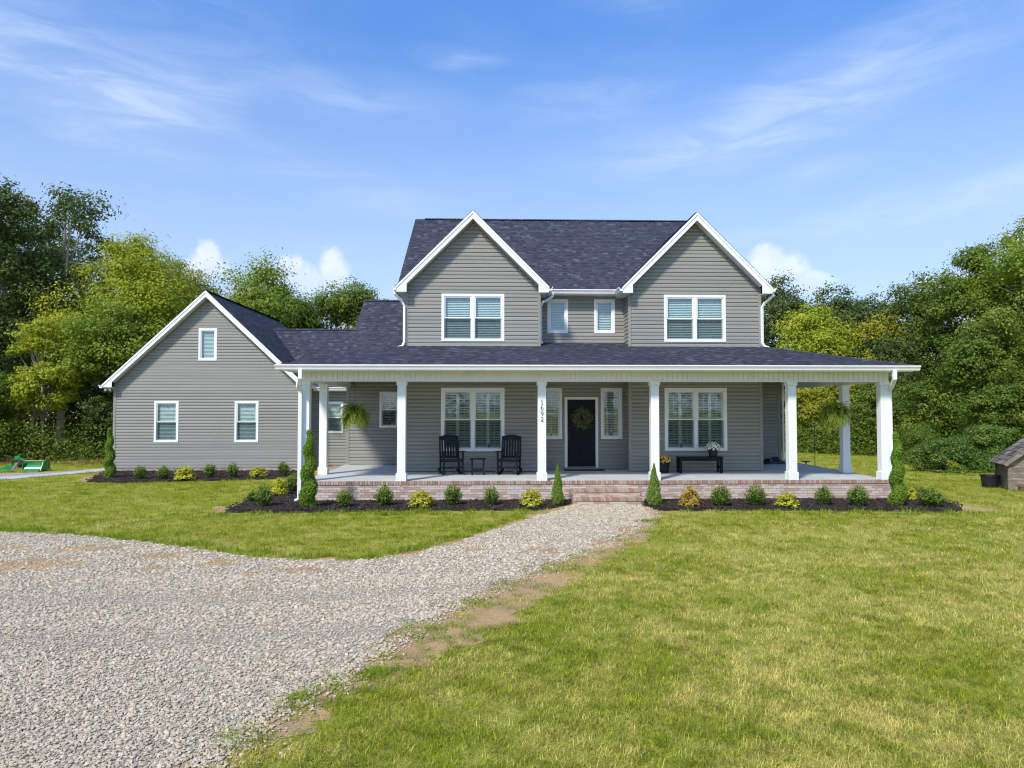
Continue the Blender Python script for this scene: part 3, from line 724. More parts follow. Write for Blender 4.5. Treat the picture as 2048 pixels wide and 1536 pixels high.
# right rear room
siding((0, 24.4, 0), z0=FZ + .02, z1=3.5, lo=CX + 3.365 + HW, hi=10.02, depth=24, **FRONT)
post(10.06, 24.395, FZ, 3.4, .05, .03)
siding((10.05, 0, 0), (0, 1, 0), (1, 0, 0), FZ + .02, 3.3, 24.43, 31, keep=False)
# back walls and gable ends, plain
for q in ((-2.49, 8.21, 31.9, 32.0, 0, 6.1), (-4.8, -2.5, 33.5, 33.6, 0, 3.4), (-14.35, -7.37, 36.4, 36.5, 0, 3.4), (8.21, 10.05, 31.0, 31.1, 0, 3.4), (-7.36, -4.8, 36.3, 36.4, 0, 3.3)): MB().box(*q).build('rear_wall', 'siding', house)
for q in ([(-2.50, 21.9, 6.0), (-2.50, 32.2, 6.0), (-2.50, 27.18, 9.55)], [(8.22, 21.9, 6.0), (8.22, 32.2, 6.0), (8.22, 27.18, 9.55)], [(-4.79, 24.2, 3.3), (-4.79, 33.6, 3.3), (-4.79, 29, 6.7)], [(GX0, 36.45, 3.3), (GX1, 36.45, 3.3), (GC, 36.45, 6.7)]): MB().poly(q).build('gable_wall', 'siding', house)
# floor slab under rooms keeps daylight out
finish_siding()

def louver_mesh():
    return MB().obox((0, 0, 0), (.5, .006, .042), Euler((R(-68), 0, 0)).to_matrix()).mesh('louver')
LOUVER = louver_mesh()

def window(w, Y, kind, twin=False, case=.085, sash=True):
    """casing (the part itself) with sashes, panes, screens, blinds or shutters behind"""
    xc, W, z0, z1 = w; x0, x1 = xc - W / 2, xc + W / 2
    m = MB(); yf = Y - .034
    m.box(x0, x1, yf, Y + .02, z1 - case, z1); m.box(x0, x1, yf - .006, Y + .02, z0, z0 + case * .9)
    m.box(x0, x0 + case, yf + .001, Y + .019, z0 + case * .9, z1 - case); m.box(x1 - case, x1, yf + .001, Y + .019, z0 + case * .9, z1 - case)
    if twin: m.box(xc - .055, xc + .055, yf + .001, Y + .019, z0 + case * .9, z1 - case)
    win = m.build('window', 'window_white', house, bevel=.005)
    za, zb = z0 + case * .9, z1 - case
    units = [(x0 + case, xc - .055), (xc + .055, x1 - case)] if twin else [(x0 + case, x1 - case)]
    # dark room behind
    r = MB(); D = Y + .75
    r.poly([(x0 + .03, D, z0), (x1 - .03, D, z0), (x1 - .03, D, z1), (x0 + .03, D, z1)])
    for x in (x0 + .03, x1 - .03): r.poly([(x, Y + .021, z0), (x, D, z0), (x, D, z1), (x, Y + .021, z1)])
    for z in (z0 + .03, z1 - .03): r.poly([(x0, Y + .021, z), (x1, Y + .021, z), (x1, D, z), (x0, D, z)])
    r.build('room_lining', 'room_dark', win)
    for a, b in units:
        s = .032; zm = (za + zb) / 2
        if sash:
            u = MB(); y = Y - .012
            for c0, c1, yy in ((zm - .018, zb, y), (za, zm + .018, y + .026)):
                u.box(a, a + s, yy, yy + .024, c0, c1).box(b - s, b, yy, yy + .024, c0, c1)
                u.box(a + s, b - s, yy, yy + .024, c1 - s, c1).box(a + s, b - s, yy, yy + .024, c0, c0 + s)
            u.build('sash', 'window_white', win)
            MB().poly([(a + s, y + .012, zm), (b - s, y + .012, zm), (b - s, y + .012, zb - s), (a + s, y + .012, zb - s)]).build('pane', 'glass_upper', win)
            MB().poly([(a + s, y + .038, za + s), (b - s, y + .038, za + s), (b - s, y + .038, zm), (a + s, y + .038, zm)]).build('pane', 'glass_lower', win)
            MB().poly([(a + .004, y + .018, za + .004), (b - .004, y + .018, za + .004), (b - .004, y + .018, zm - .02), (a + .004, y + .018, zm - .02)]).build('insect_screen', 'insect_screen', win)
        else:
            u = MB(); y = Y - .005
            u.box(a, a + s, y, y + .024, za, zb).box(b - s, b, y, y + .024, za, zb).box(a + s, b - s, y, y + .024, zb - s, zb).box(a + s, b - s, y, y + .024, za, za + s)
            u.build('sash', 'window_white', win)
            MB().poly([(a + s, y + .012, za + s), (b - s, y + .012, za + s), (b - s, y + .012, zb - s), (a + s, y + .012, zb - s)]).build('pane', 'glass_upper', win)
        yb = Y + .095
        if kind == 'blind':
            bl = MB(); n = int((zb - za) / .052); tilt = Euler((R(-42), 0, 0)).to_matrix()
            for k in range(n):
                z = zb - .03 - k * .052
                bl.obox(((a + b) / 2, yb, z), ((b - a) / 2 - .004,   .0016, .029), tilt)
            bl.box(a, b, yb - .03, yb + .03, zb - .03, zb)
            bl.build('blind', 'blind_white', win)['kind'] = 'stuff'
        elif kind == 'shutter':
            pw = (b - a) / 2 if b - a > .55 else b - a
            npan = 2 if b - a > .55 else 1
            fr = MB(); st = .045
            for p in range(npan):
                pa = a + p * pw; pb = pa + pw
                fr.box(pa + .002, pa + st, yb - .014, yb + .014, za + .001, zb - .001).box(pb - st, pb - .002, yb - .014, yb + .014, za + .001, zb - .001)
                for q0, q1 in ((za, za + .075), (zb - .06, zb), (zm - .03, zm + .03)): fr.box(pa + st, pb - st, yb - .013, yb + .013, q0 + .002, q1 - .002)
                fr.tube([((pa + pb) / 2, yb - .05, za + .12), ((pa + pb) / 2, yb - .05, zm - .06)], .006, 5).tube([((pa + pb) / 2, yb - .05, zm + .06), ((pa + pb) / 2, yb - .05, zb - .10)], .006, 5)
                for q0, q1 in ((za + .075, zm - .03), (zm + .03, zb - .06)):
                    n = int((q1 - q0) / .074)
                    for k in range(n):
                        link_mesh('louver', LOUVER, 'shutter_white', win, ((pa + pb) / 2, yb, q0 + (q1 - q0) * (k + .5) / n), scale=(pw - 2 * st - .004, 1, 1))
            fr.build('shutter_frame', 'shutter_white', win)
    return win
for w in W_UP: window(w, YW, 'blind', True)
for w in W_LO: window(w, YW, 'shutter', True, .095)
for w in W_RU: window(w, YR, 'blind', sash=False)
for w in W_SL: window(w, YR, 'shutter', sash=False, case=.08)
window(W_LB[0], YL, 'shutter', case=.075); window(W_LK[0], YC, 'blind', case=.075)
for w in W_GA: window(w, YG, 'blind', case=.085)
window(W_AT[0], YG, 'blind', sash=False)

# --- front door
m = MB(); a, b, z0, z1 = DOOR
m.box(a, a + .085, YR - .034, YR + .10, FZ + .06, z1).box(b - .085, b, YR - .034, YR + .10, FZ + .06, z1).box(a + .085, b - .085, YR - .033, YR + .10, z1 - .08, z1)
dr = m.build('door_frame', 'window_white', house, bevel=.006)
m = MB().box(a + .085, b - .085, YR + .03, YR + .075, FZ + .09, z1 - .08)
dl = m.build('door', 'door_navy', house)
m = MB()
for q0, q1 in ((FZ + .25, FZ + .92), (FZ + 1.05, FZ + 1.98)):
    for p0, p1 in ((a + .19, CX - .05), (CX + .05, b - .19)): m.box(p0, p1, YR + .018, YR + .031, q0, q1)
m.build('door_panel', 'door_navy', dl, bevel=.01)
MB().box(a + .085, b - .085, YR - .05, YR + .09, FZ + .05, FZ + .09).build('threshold', 'steel_grey', dl)
MB().box(a + .02, b - .02, YR - .02, YR + .09, FZ + .001, FZ + .05).build('door_sill', 'corner_post', house)
h = MB().box(a + .125, a + .165, YR + .012, YR + .03, FZ + .93, FZ + 1.18).tube([(a + .145, YR + .02, FZ + .95), (a + .145, YR - .03, FZ + .97), (a + .145, YR - .03, FZ + 1.08), (a + .145, YR + .02, FZ + 1.1)], .009)
h.build('door_handle', 'black_metal', dl)
MB().lathe([(.03, 0), (.03, .02), (.022, .03), (0.001, .03)], 14).build('deadbolt', 'black_metal', dl, (a + .145, YR + .03, FZ + 1.27), (R(90), 0, 0))
MB().box(CX + 1.38 - .012, CX + 1.38 - .004, YW + .38, YW + .46, FZ + .36, FZ + .48).build('outlet_box', 'white_trim', house, bevel=.004)

# --- porch floor, brick skirt and steps
PX0, PX1 = CX - 7.82, CX + 7.82
fl = MB()
joints = [PX0 + .09, -2.28, 1.37, 4.35, 8.03, PX1 - .09]
for i in range(5): fl.box(joints[i] + .004, joints[i + 1] - .004, YP + .10, YW + .02 if i not in (2,) else YR + .05, FZ - .10, FZ)
fl.box(PX0 + .09, -2.284, YW + .028, YL + .05, FZ - .10, FZ).box(8.034, PX1 - .09, YW + .028, 30.5, FZ - .10, FZ)
floor = fl.build('porch_floor', 'concrete', house)
MB().box(PX0 + .1, PX1 - .1, YP + .11, 30, FZ - .2, FZ - .012).build('floor_joint', 'mortar', house)
core = MB(); core.box(PX0 + .012, PX1 - .012, YP + .032, YP + .3, -.1, FZ - .08); core.box(PX0 + .012, PX0 + .3, YP + .3, YL, -.1, FZ - .08); core.box(PX1 - .3, PX1 - .012, YP + .3, 30, -.1, FZ - .08)
core.box(GX0 + .02, GX1 - .02, YG + .02, YG + .2, -.1, .17).box(-7.36, -4.8, YC + .02, YC + .2, -.1, .17).box(GX1 - .2, GX1 - .02, YG + .2, 36, -.1, .17)
SX0, SX1 = 2.14, 3.86
core.box(SX0 + .012, SX1 - .012, 18.20, YP + .03, -.1, .345).box(SX0 - .02, SX1 + .02, 17.87, 18.2, -.1, .165)
skirt = core.build('brick_skirt', 'mortar', house)
BR = []                                    # (score, mesh key, location, rotation z, length)
BH, BL, BJ = .057, .194, .010
def brick_wall(p0, p1, z0, z1, n, score):
    """running bond along p0-p1, faces towards n"""
    p0, p1 = Vector((*p0, 0)), Vector((*p1, 0)); L = (p1 - p0).length; d = (p1 - p0).normalized(); rz = math.atan2(d.y, d.x)
    rows = max(1, round((z1 - z0) / (BH + BJ)));
    for r in range(rows):
        x = -(BL / 2 if r % 2 else 0)
        while x < L - .03:
            s, e = max(x, 0), min(x + BL, L)
            if e - s > .03:
                c = p0 + d * (s + e) / 2; BR.append((score + (0 if e - s > BL * .95 else -5), 'face', (c.x + n[0] * -.045, c.y + n[1] * -.045, z0 + (r + .5) * (z1 - z0) / rows), rz, e - s, (z1 - z0) / rows - BJ))
            x += BL + BJ
def rowlock(p0, p1, z, h, dpt, n, score):
    """bricks on edge along the rim; they overhang slightly"""
    p0, p1 = Vector((*p0, 0)), Vector((*p1, 0)); L = (p1 - p0).length; d = (p1 - p0).normalized(); rz = math.atan2(d.y, d.x); k = int(L / (BH + BJ)); st = L / k
    for i in range(k):
        c = p0 + d * (i + .5) * st; BR.append((score, 'cap', (c.x - n[0] * dpt / 2, c.y - n[1] * dpt / 2, z + h / 2), rz, st - BJ, h, dpt))
brick_wall((PX0, YP + .02), (SX0 - .02, YP + .02), 0.0, FZ - .085, (0, -1), 10)
brick_wall((SX1 + .02, YP + .02), (PX1, YP + .02), 0.0, FZ - .085, (0, -1), 10)
brick_wall((SX0 - .02, YP + .02), (SX1 + .02, YP + .02), .34, FZ - .085, (0, -1), 10)
brick_wall((PX0, YP + .11), (PX0, YL), 0, FZ - .085, (-1, 0), -2); brick_wall((PX1, YP + .11), (PX1, 30), 0, FZ - .085, (1, 0), -2)
brick_wall((GX0, YG), (GX1, YG), -.02, .165, (0, -1), -1); brick_wall((-7.34, YC), (-4.8, YC), -.02, .165, (0, -1), -3); brick_wall((GX1, YG + .1), (GX1, 36), -.02, .165, (1, 0), -6)
rowlock((PX0 - .01, YP), (PX1 + .01, YP), FZ - .085, .086, .115, (0, -1), 6)
rowlock((PX0 - .012, YP + .13), (PX0 - .012, YL), FZ - .085, .086, .115, (-1, 0), 1); rowlock((PX1 + .012, YP + .13), (PX1 + .012, 30), FZ - .085, .086, .115, (1, 0), -3)
for z, y0, y1, e in ((.36, 18.17, YP + .02, 0), (.18, 17.84, 18.19, .032)):
    rowlock((SX0 - e, y0), (SX1 + e, y0), z - .075, .075, y1 - y0, (0, -1), 20)
    brick_wall((SX0 - e, y0 + .02), (SX1 + e, y0 + .02), z - .205 if z > .3 else -.03, z - .08, (0, -1), 20)
    for sx, nn in ((SX0 - e, (-1, 0)), (SX1 + e, (1, 0))): brick_wall((sx, y0 + .11), (sx, y1), z - .205 if z > .3 else -.03, z - .08, nn, 3)
BR.sort(key=lambda b: -b[0])
unit_box = {k: MB().box(-.5, .5, -.5, .5, -.5, .5).mesh('brick') for k in ('face', 'cap')}
unit_box['face'].materials.append(MATS['brick_face']); unit_box['cap'].materials.append(MATS['brick_red'])
restf, restc = MB(), MB(); nb = 0
for b in BR:
    dp = b[6] if b[1] == 'cap' else .09
    jit = random.uniform(-.002, .003)
    if nb < 300 and b[0] > 0:
        link_mesh('brick', unit_box[b[1]], None, skirt, b[2], (0, 0, b[3]), (b[4], dp + jit, b[5])); nb += 1
    else:
        (restc if b[1] == 'cap' else restf).obox(b[2], (b[4] / 2, dp / 2 + jit, b[5] / 2), Euler((0, 0, b[3])).to_matrix())
restf.build('brick_courses', 'brick_face', skirt)['kind'] = 'stuff'; restc.build('brick_caps', 'brick_red', skirt)['kind'] = 'stuff'

# --- columns, beams, ceiling
BZ = 3.14
def column(x, y):
    c = MB().box(x - .108, x + .108, y - .108, y + .108, FZ + .2, BZ - .08).build('porch_column', 'white_trim', house, bevel=.006)
    MB().box(x - .135, x + .135, y - .135, y + .135, FZ + .001, FZ + .212).build('column_base', 'white_trim', c, bevel=.008)
    MB().box(x - .132, x + .132, y - .132, y + .132, BZ - .095, BZ - .002).build('column_capital', 'white_trim', c, bevel=.008)
    return c
cols = [column(CX + s * o, YP + .145) for s, o in ((-1, 7.64), (-1, 5.155), (-1, 1.49), (1, 1.49), (1, 5.155), (1, 7.64))]
column(CX - 7.64, 20.66); column(CX + 7.64, 20.72)
b0, b1 = CX - 7.76, CX + 7.76
beam = MB().box(b0, b1, YP + .055, YP + .24, BZ, 3.42).box(b0, b0 + .2, YP + .24, YL, BZ, 3.42).box(b1 - .2, b1, YP + .24, 24.4, BZ, 3.42).build('porch_beam', 'white_vinyl', house)
MB().box(b0 - .012, b1 + .012, YP + .03, YP + .25, BZ - .001, BZ + .028).build('beam_trim', 'white_trim', beam)
pan = MB().box(-.0615, .0615, -.008, .010, -.125, .125).mesh('beam_panel'); k = 115; st = (b1 - b0) / k
for i in range(k):
    o = link_mesh('beam_panel', pan, 'white_vinyl', beam, (b0 + (i + .5) * st, YP + .046, BZ + .155), scale=(st / .1335, 1, 1))
MB().box(b0, b1, YP + .24, YR + .3, 3.44, 3.46).box(b0, CX - 5.3, YR, YL + .3, 3.44, 3.46).box(CX + 5.3, b1, YR, 24.7, 3.44, 3.46).build('porch_ceiling', 'white_vinyl', house)

# --- roofs
RT = []                                     # shingle tabs: (score, verts)
def roof_plane(E0, U, Sl, L, lim, th=.045, score=0, deck=True):
    """shingled plane. E0 origin on the eave, U along the eave, Sl up the slope, L slope length, lim(s)->(u0,u1)"""
    E0, U, Sl = Vector(E0), Vector(U).normalized(), Vector(Sl).normalized(); N = U.cross(Sl)
    if N.z < 0: N = -N
    P = lambda u, s, d: E0 + U * u + Sl * s + N * d
    m = MB(); ss = [0, L * .25, L * .5, L * .75, L]
    for i in range(4):
        (a0, a1), (c0, c1) = lim(ss[i]), lim(ss[i + 1])
        m.poly([P(a0, ss[i], -.004), P(a1, ss[i], -.004), P(c1, ss[i + 1], -.004), P(c0, ss[i + 1], -.004)])
        m.poly([P(a0, ss[i], -th), P(c0, ss[i + 1], -th), P(c1, ss[i + 1], -th), P(a1, ss[i], -th)])
    (a0, a1), (c0, c1) = lim(0), lim(L)
    m.poly([P(a0, 0, -th), P(a1, 0, -th), P(a1, 0, -.004), P(a0, 0, -.004)]); m.poly([P(a0, 0, -th), P(a0, 0, -.004), P(c0, L, -.004), P(c0, L, -th)]); m.poly([P(a1, 0, -th), P(a1, 0, -.004), P(c1, L, -.004), P(c1, L, -th)])
    rf = m.build('roof', 'shingle', house)
    e = .143; s = -.012; row = 0
    while s < L - .01:
        t = min(s + e + .03, L); (a0, a1), (c0, c1) = lim(max(s, 0)), lim(t); x = a0 - random.random() * .3; alt = row % 2; lo, hi = min(a0, c0), max(a1, c1)
        x = lo - random.random() * .25
        while x < hi:
            w = random.choice((.10, .13, .16, .19, .22)); q0, q1 = max(x, a0), min(x + w - .002, a1); r0, r1 = max(x, c0), min(x + w - .002, c1); alt ^= 1
            if q1 - q0 > .01 or r1 - r0 > .01:
                q1 = max(q1, q0); r1 = max(r1, r0)
                if q1 - q0 <= .01: q0 = q1 = min(max(q0, a0), a1)
                if r1 - r0 <= .01: r0 = r1 = min(max(r0, c0), c1)
                h = .014 if alt else .0075; h += random.uniform(-.0015, .0015)
                RT.append((score - s * .1 if q1 - q0 > .12 else -99, [P(q0, s, 0), P(q1, s, 0), P(q0, s, h), P(q1, s, h), P(r0, t, .0025), P(r1, t, .0025)], rf))
            x += w
        s += e; row += 1
    return rf
def slope(run, rise): return math.hypot(run, rise)
# porch: front slope and both side slopes meeting in hips
EX0, EX1, EY, EZ = CX - 8.13, CX + 8.13, 18.03, 3.545; WZ = 4.31; run = YW - EY; wl, wr = CX - 5.35, CX + 5.35
L = slope(run, WZ - EZ)
roof_plane((0, EY, EZ), (1, 0, 0), (0, run, WZ - EZ), L, lambda s: (EX0 + (wl - EX0) * s / L, EX1 + (wr - EX1) * s / L), score=10)
k = (WZ - EZ) / run
roof_plane((0, YW, WZ), (1, 0, 0), (0, 1, k), (YR - YW) * math.hypot(1, k), lambda s: (CX - 1.385, CX + 1.385), score=5)
rn = wl - EX0; L2 = slope(rn, WZ - EZ)
roof_plane((EX0, 0, EZ), (0, -1, 0), (rn, 0, WZ - EZ), L2, lambda s: (-25.2, -(EY + run * s / L2)), score=-9)
roof_plane((EX1, 0, EZ), (0, 1, 0), (-rn, 0, WZ - EZ), L2, lambda s: (EY + run * s / L2, 31.5), score=-9)
# main roof
MR, MY, MZ = .667, 27.18, 9.72; EM = 21.75; L = slope(MY - EM, (MY - EM) * MR)
roof_plane((0, EM, MZ - (MY - EM) * MR), (1, 0, 0), (0, 1, MR), L, lambda s: (-2.86, 8.34), score=3)
roof_plane((0, 2 * MY - EM, MZ - (MY - EM) * MR), (-1, 0, 0), (0, -1, MR), L, lambda s: (-8.34, 2.86), score=-9)
# wings
for sgn in (-1, 1):
    xc = CX + sgn * 3.365; L = OV * math.sqrt(2); ye = lambda s: EM + (ZP - OV + s / math.sqrt(2) - (MZ - (MY - EM) * MR)) / MR + .1
    roof_plane((xc - OV, 0, ZP - OV), (0, -1, 0), (1, 0, 1), L, lambda s: (-ye(s), -(YW - .36)), score=1)
    roof_plane((xc + OV, 0, ZP - OV), (0, 1, 0), (-1, 0, 1), L, lambda s: (YW - .36, ye(s)), score=1)
# garage, link, left block
GO = 3.84; L = slope(GO, GO * GS)
roof_plane((GC - GO, 0, GP - GO * GS), (0, -1, 0), (1, 0, GS), L, lambda s: (-36.75, -(YG - .36)), score=0)
roof_plane((GC + GO, 0, GP - GO * GS), (0, 1, 0), (-1, 0, GS), L, lambda s: (YG - .36, 36.75), score=2)
L = slope(32.65 - 28.5, 6.06 - 3.29)
roof_plane((0, 28.5, 3.29), (1, 0, 0), (0, 32.65 - 28.5, 6.06 - 3.29), L, lambda s: (-7.15 - 2.75 * s / L, -5.0), score=2)
roof_plane((0, 2 * 32.65 - 28.5, 3.29), (-1, 0, 0), (0, -(32.65 - 28.5), 6.06 - 3.29), L, lambda s: (4.9, 7.15 + 2.75 * s / L), score=-9)
L = slope(29.0 - 23.85, 6.845 - 3.41)
roof_plane((0, 23.85, 3.41), (1, 0, 0), (0, 29.0 - 23.85, 6.845 - 3.41), L, lambda s: (-5.1, -2.48), score=2)
roof_plane((0, 58 - 23.85, 3.41), (-1, 0, 0), (0, -(29.0 - 23.85), 6.845 - 3.41), L, lambda s: (2.48, 5.1), score=-9)
RT.sort(key=lambda t: -t[0]); rest = MB(); TF = [(0, 1, 3, 2), (2, 3, 5, 4), (0, 2, 4), (1, 5, 3)]
for i, (sc_, V, rf) in enumerate(RT):
    if i < 300: q = MB(); q.v = [tuple(v) for v in V]; q.f = list(TF); q.build('shingle', 'shingle', rf)
    else:
        n = len(rest.v); rest.v += [tuple(v) for v in V]; rest.f += [tuple(n + a for a in f) for f in TF]
rest.build('shingles', 'shingle', house)['kind'] = 'stuff'
# ridge caps and hips
def ridge(a, b, w=.13):
    a, b = Vector(a), Vector(b); n = int((b - a).length / .14); m = MB(); d = (b - a).normalized(); sd = d.cross(Vector((0, 0, 1))).normalized()
    for i in range(n):
        p = a + (b - a) * i / n; q = a + (b - a) * min(1, (i + 1.15) / n); h0, h1 = .030, .018
        for s_ in (-1, 1): m.poly([p + Vector((0, 0, h0)), p + sd * s_ * w + Vector((0, 0, h0 - w * .55)), q + sd * s_ * w + Vector((0, 0, h1 - w * .55)), q + Vector((0, 0, h1))])
    m.build('ridge_cap', 'shingle', house)
ridge((-2.5, MY, MZ + .015), (8.3, MY, MZ + .015)); ridge((GC, YG - .30, GP - .01), (GC, 36.75, GP + .01)); ridge((-5.1, 29, 6.855), (-2.5, 29, 6.855)); ridge((-9.85, 32.65, 6.07), (-5.0, 32.65, 6.07))
ridge((EX0 + .02, EY + .02, EZ + .0), (wl, YW, WZ), .1); ridge((EX1 - .02, EY + .02, EZ + .0), (wr, YW, WZ), .1)
for sgn in (-1, 1): ridge((CX + sgn * 3.365, YW - .30, ZP - .02), (CX + sgn * 3.365, 25.2, ZP - .02), .07)

# --- fascias, soffits, gutters, downspouts
def gable_trim(xc, ov, slp, zp, yf, yw, hw, zbot):
    """rake boards with boxed returns, thin upper moulding and soffit"""
    zt = lambda x, d=0: zp - d - slp * abs(x)
    for s in (-1, 1):
        dp = .255
        pts = [(0, zt(0, .02)), (s * ov, zt(ov, .02)), (s * ov, zbot), (s * (hw - .03), zbot), (s * (hw - .03), zt(hw - .03, dp)), (0, zt(0, dp))]
        MB().prism([(xc + x, yf + .012, z) for x, z in pts], (0, .02, 0)).build('rake_board', 'white_trim', house)
        pts = [(0, zt(0, .012)), (s * (ov + .012), zt(ov + .012, .012)), (s * (ov + .012), zt(ov, .10)), (0, zt(0, .10))]
        MB().prism([(xc + x, yf - .006, z) for x, z in pts], (0, .017, 0)).build('rake_moulding', 'white_trim', house)
        pts = [(0, zt(0, .215)), (s * hw, zt(hw, .215)), (s * hw, zt(hw, .23)), (0, zt(0, .23))]
        so_ = MB().prism([(xc + x, yf + .033, z) for x, z in pts], (0, yw - yf - .02, 0)).build('soffit', 'white_vinyl', house)
        n = int(hw * math.hypot(1, slp) / .10)
        rib = MB()
        for i in range(n):
            x = s * hw * (i + .5) / n; z = zt(x, .232); rib.bar((xc + x, yf + .035, z), (xc + x, yw - .012, z), .012, .006, (1, 0, -s * slp))
        rib.build('soffit_groove', 'white_vinyl', so_)['kind'] = 'stuff'
        # frieze against the wall
        pts = [(0, zt(0, .23)), (s * hw, zt(hw, .23)), (s * hw, zt(hw, .29)), (0, zt(0, .29))]
        MB().prism([(xc + x, yw - .03, z) for x, z in pts], (0, .018, 0)).build('frieze_board', 'corner_post', house)
        # eave box along the side
        xa, xb = sorted((xc + s * (hw + .03), xc + s * (ov - .002)))
        MB().box(xa, xb, yf + .033, yf + 1.4, zbot, zbot + .018).build('soffit', 'white_vinyl', house)
        MB().box(*sorted((xc + s * ov, xc + s * (ov - .02))), yf + .033, yf + 3, zbot, zt(ov, .03)).build('fascia_board', 'white_trim', house)
for sgn in (-1, 1): gable_trim(CX + sgn * 3.365, OV - .02, 1.0, ZP, YW - .36, YW, HW, 5.885)
gable_trim(GC, GO - .02, GS, GP, YG - .36, YG, 3.49, 3.245)

def gutter(a, b, out):
    """K-style trough from a to b (top outer edge level), 'out' = outward direction"""
    a, b, o = Vector(a), Vector(b), Vector(out); pr = [(0, 0), (0, -.125), (.075, -.125), (.085, -.09), (.115, -.035), (.125, -.03), (.125, 0), (.112, 0), (.108, -.02), (.02, -.115), (.012, 0)]
    MB().prism([a + o * x + Vector((0, 0, z)) for x, z in pr], b - a).build('gutter', 'white_trim', house)
gutter((EX0 - .12, EY + .02, EZ - .005), (EX1 + .12, EY + .02, EZ - .005), (0, -1, 0))
gutter((EX0 + .02, EY + .03, EZ - .012), (EX0 + .02, 24, EZ - .012), (-1, 0, 0)); gutter((EX1 - .02, EY + .03, EZ - .012), (EX1 - .02, 31, EZ - .012), (1, 0, 0))
MB().box(EX0 + .03, EX1 - .03, EY + .022, EY + .045, EZ - .16, EZ - .03).build('fascia_board', 'white_trim', house)
MB().box(EX0 + .03, EX1 - .03, EY + .046, YP + .055, EZ - .135, EZ - .115).box(EX0 + .04, b0, YP + .055, 24, EZ - .135, EZ - .115).box(b1, EX1 - .04, YP + .055, 31, EZ - .135, EZ - .115).build('soffit', 'white_vinyl', house)
zg = MZ - (MY - EM) * MR
gutter((CX - 1.15, EM + .0, zg - .0), (CX + 1.15, EM + .0, zg - .0), (0, -1, 0))
MB().box(CX - 1.36, CX + 1.36, EM + .03, YR, zg - .15, zg - .13).build('soffit', 'white_vinyl', house); MB().box(CX - 1.36, CX + 1.36, EM + .002, EM + .024, zg - .15, zg - .02).build('fascia_board', 'white_trim', house)
MB().box(CX - 1.3, CX + 1.3, YR - .04, YR - .018, zg - .22, zg - .151).build('frieze_board', 'corner_post', house)
for sgn in (-1, 1):
    xc = CX + sgn * 3.365
    for s in (-1, 1): gutter((xc + s * (OV - .02), YW - .37, ZP - OV - .0), (xc + s * (OV - .02), YW + (.5 if s == -sgn else 1.2), ZP - OV), (s, 0, 0))
for s, y1 in ((-1, 36), (1, 29)): gutter((GC + s * (GO - .02), YG - .37, GP - GO * GS), (GC + s * (GO - .02), y1, GP - GO * GS), (s, 0, 0))
gutter((-7.0, 28.5, 3.285), (-4.82, 28.5, 3.285), (0, -1, 0)); MB().box(-7.0, -4.82, 28.51, 28.53, 3.13, 3.27).build('fascia_board', 'white_trim', house); MB().box(-7.36, -4.82, 28.535, YC, 3.13, 3.15).build('soffit', 'white_vinyl', house)
def downspout(pts, r=.048): MB().tube(pts, r, 4).build('downspout', 'white_trim', house, bevel=.008)
xl, xr = CX - 3.365 - HW, CX + 3.365 + HW
downspout([(xl - .33, YW - .26, 5.96), (xl - .33, YW - .26, 5.84), (xl - .12, YW - .09, 5.62), (xl - .06, YW - .06, 5.5), (xl - .06, YW - .06, 4.42), (xl - .10, YW - .10, 4.30), (xl - .24, YW - .2, 4.235)])
xi = CX - 1.38
downspout([(xi + .45, EM - .05, 6.02), (xi + .45, EM - .05, 5.88), (xi + .30, EM - .12, 5.76), (xi + .12, YW + .12, 5.66), (xi + .07, YW + .14, 5.52), (xi + .07, YW + .14, 4.50), (xi + .09, YW + .05, 4.40)])
downspout([(xr + .33, YW - .26, 5.96), (xr + .33, YW - .26, 5.84), (xr + .12, YW - .09, 5.62), (xr + .06, YW - .06, 5.5), (xr + .06, YW - .06, 4.42), (xr + .10, YW - .10, 4.32), (xr + .22, YW - .16, 4.26)])
downspout([(-4.76, EY - .03, 3.43), (-4.76, EY - .03, 3.20), (-4.83, EY + .12, 3.04), (-4.88, YP - .06, 2.90), (-4.88, YP - .06, .14), (-4.92, YP - .24, .08)], .066)
downspout([(10.45, EY - .03, 3.43), (10.45, EY - .03, 3.20), (10.52, EY + .2, 3.04), (10.66, YP + .08, 2.90), (10.68, YP + .10, .62), (10.72, YP - .03, .50), (10.72, YP - .05, .14), (10.78, YP - .2, .08)], .066)
downspout([(10.16, 24.33, 3.3), (10.16, 24.33, .68), (10.26, 24.2, .6)], .045)
def flood(x, y, z):
    b = MB().lathe([(.05, 0), (.05, .03), (.02, .035)], 12).build('light_bracket', 'lamp_white', house, (x, y, z - .035))
    for s in (-1, 1): MB().lathe([(.012, 0), (.03, .03), (.045, .09), (.045, .11), (.001, .112)], 12).build('flood_lamp', 'lamp_white', b, (s * .05, -.02, -.02), (R(115), 0, R(s * 25)))
flood(GX0 - .17, YG - .15, 3.24)

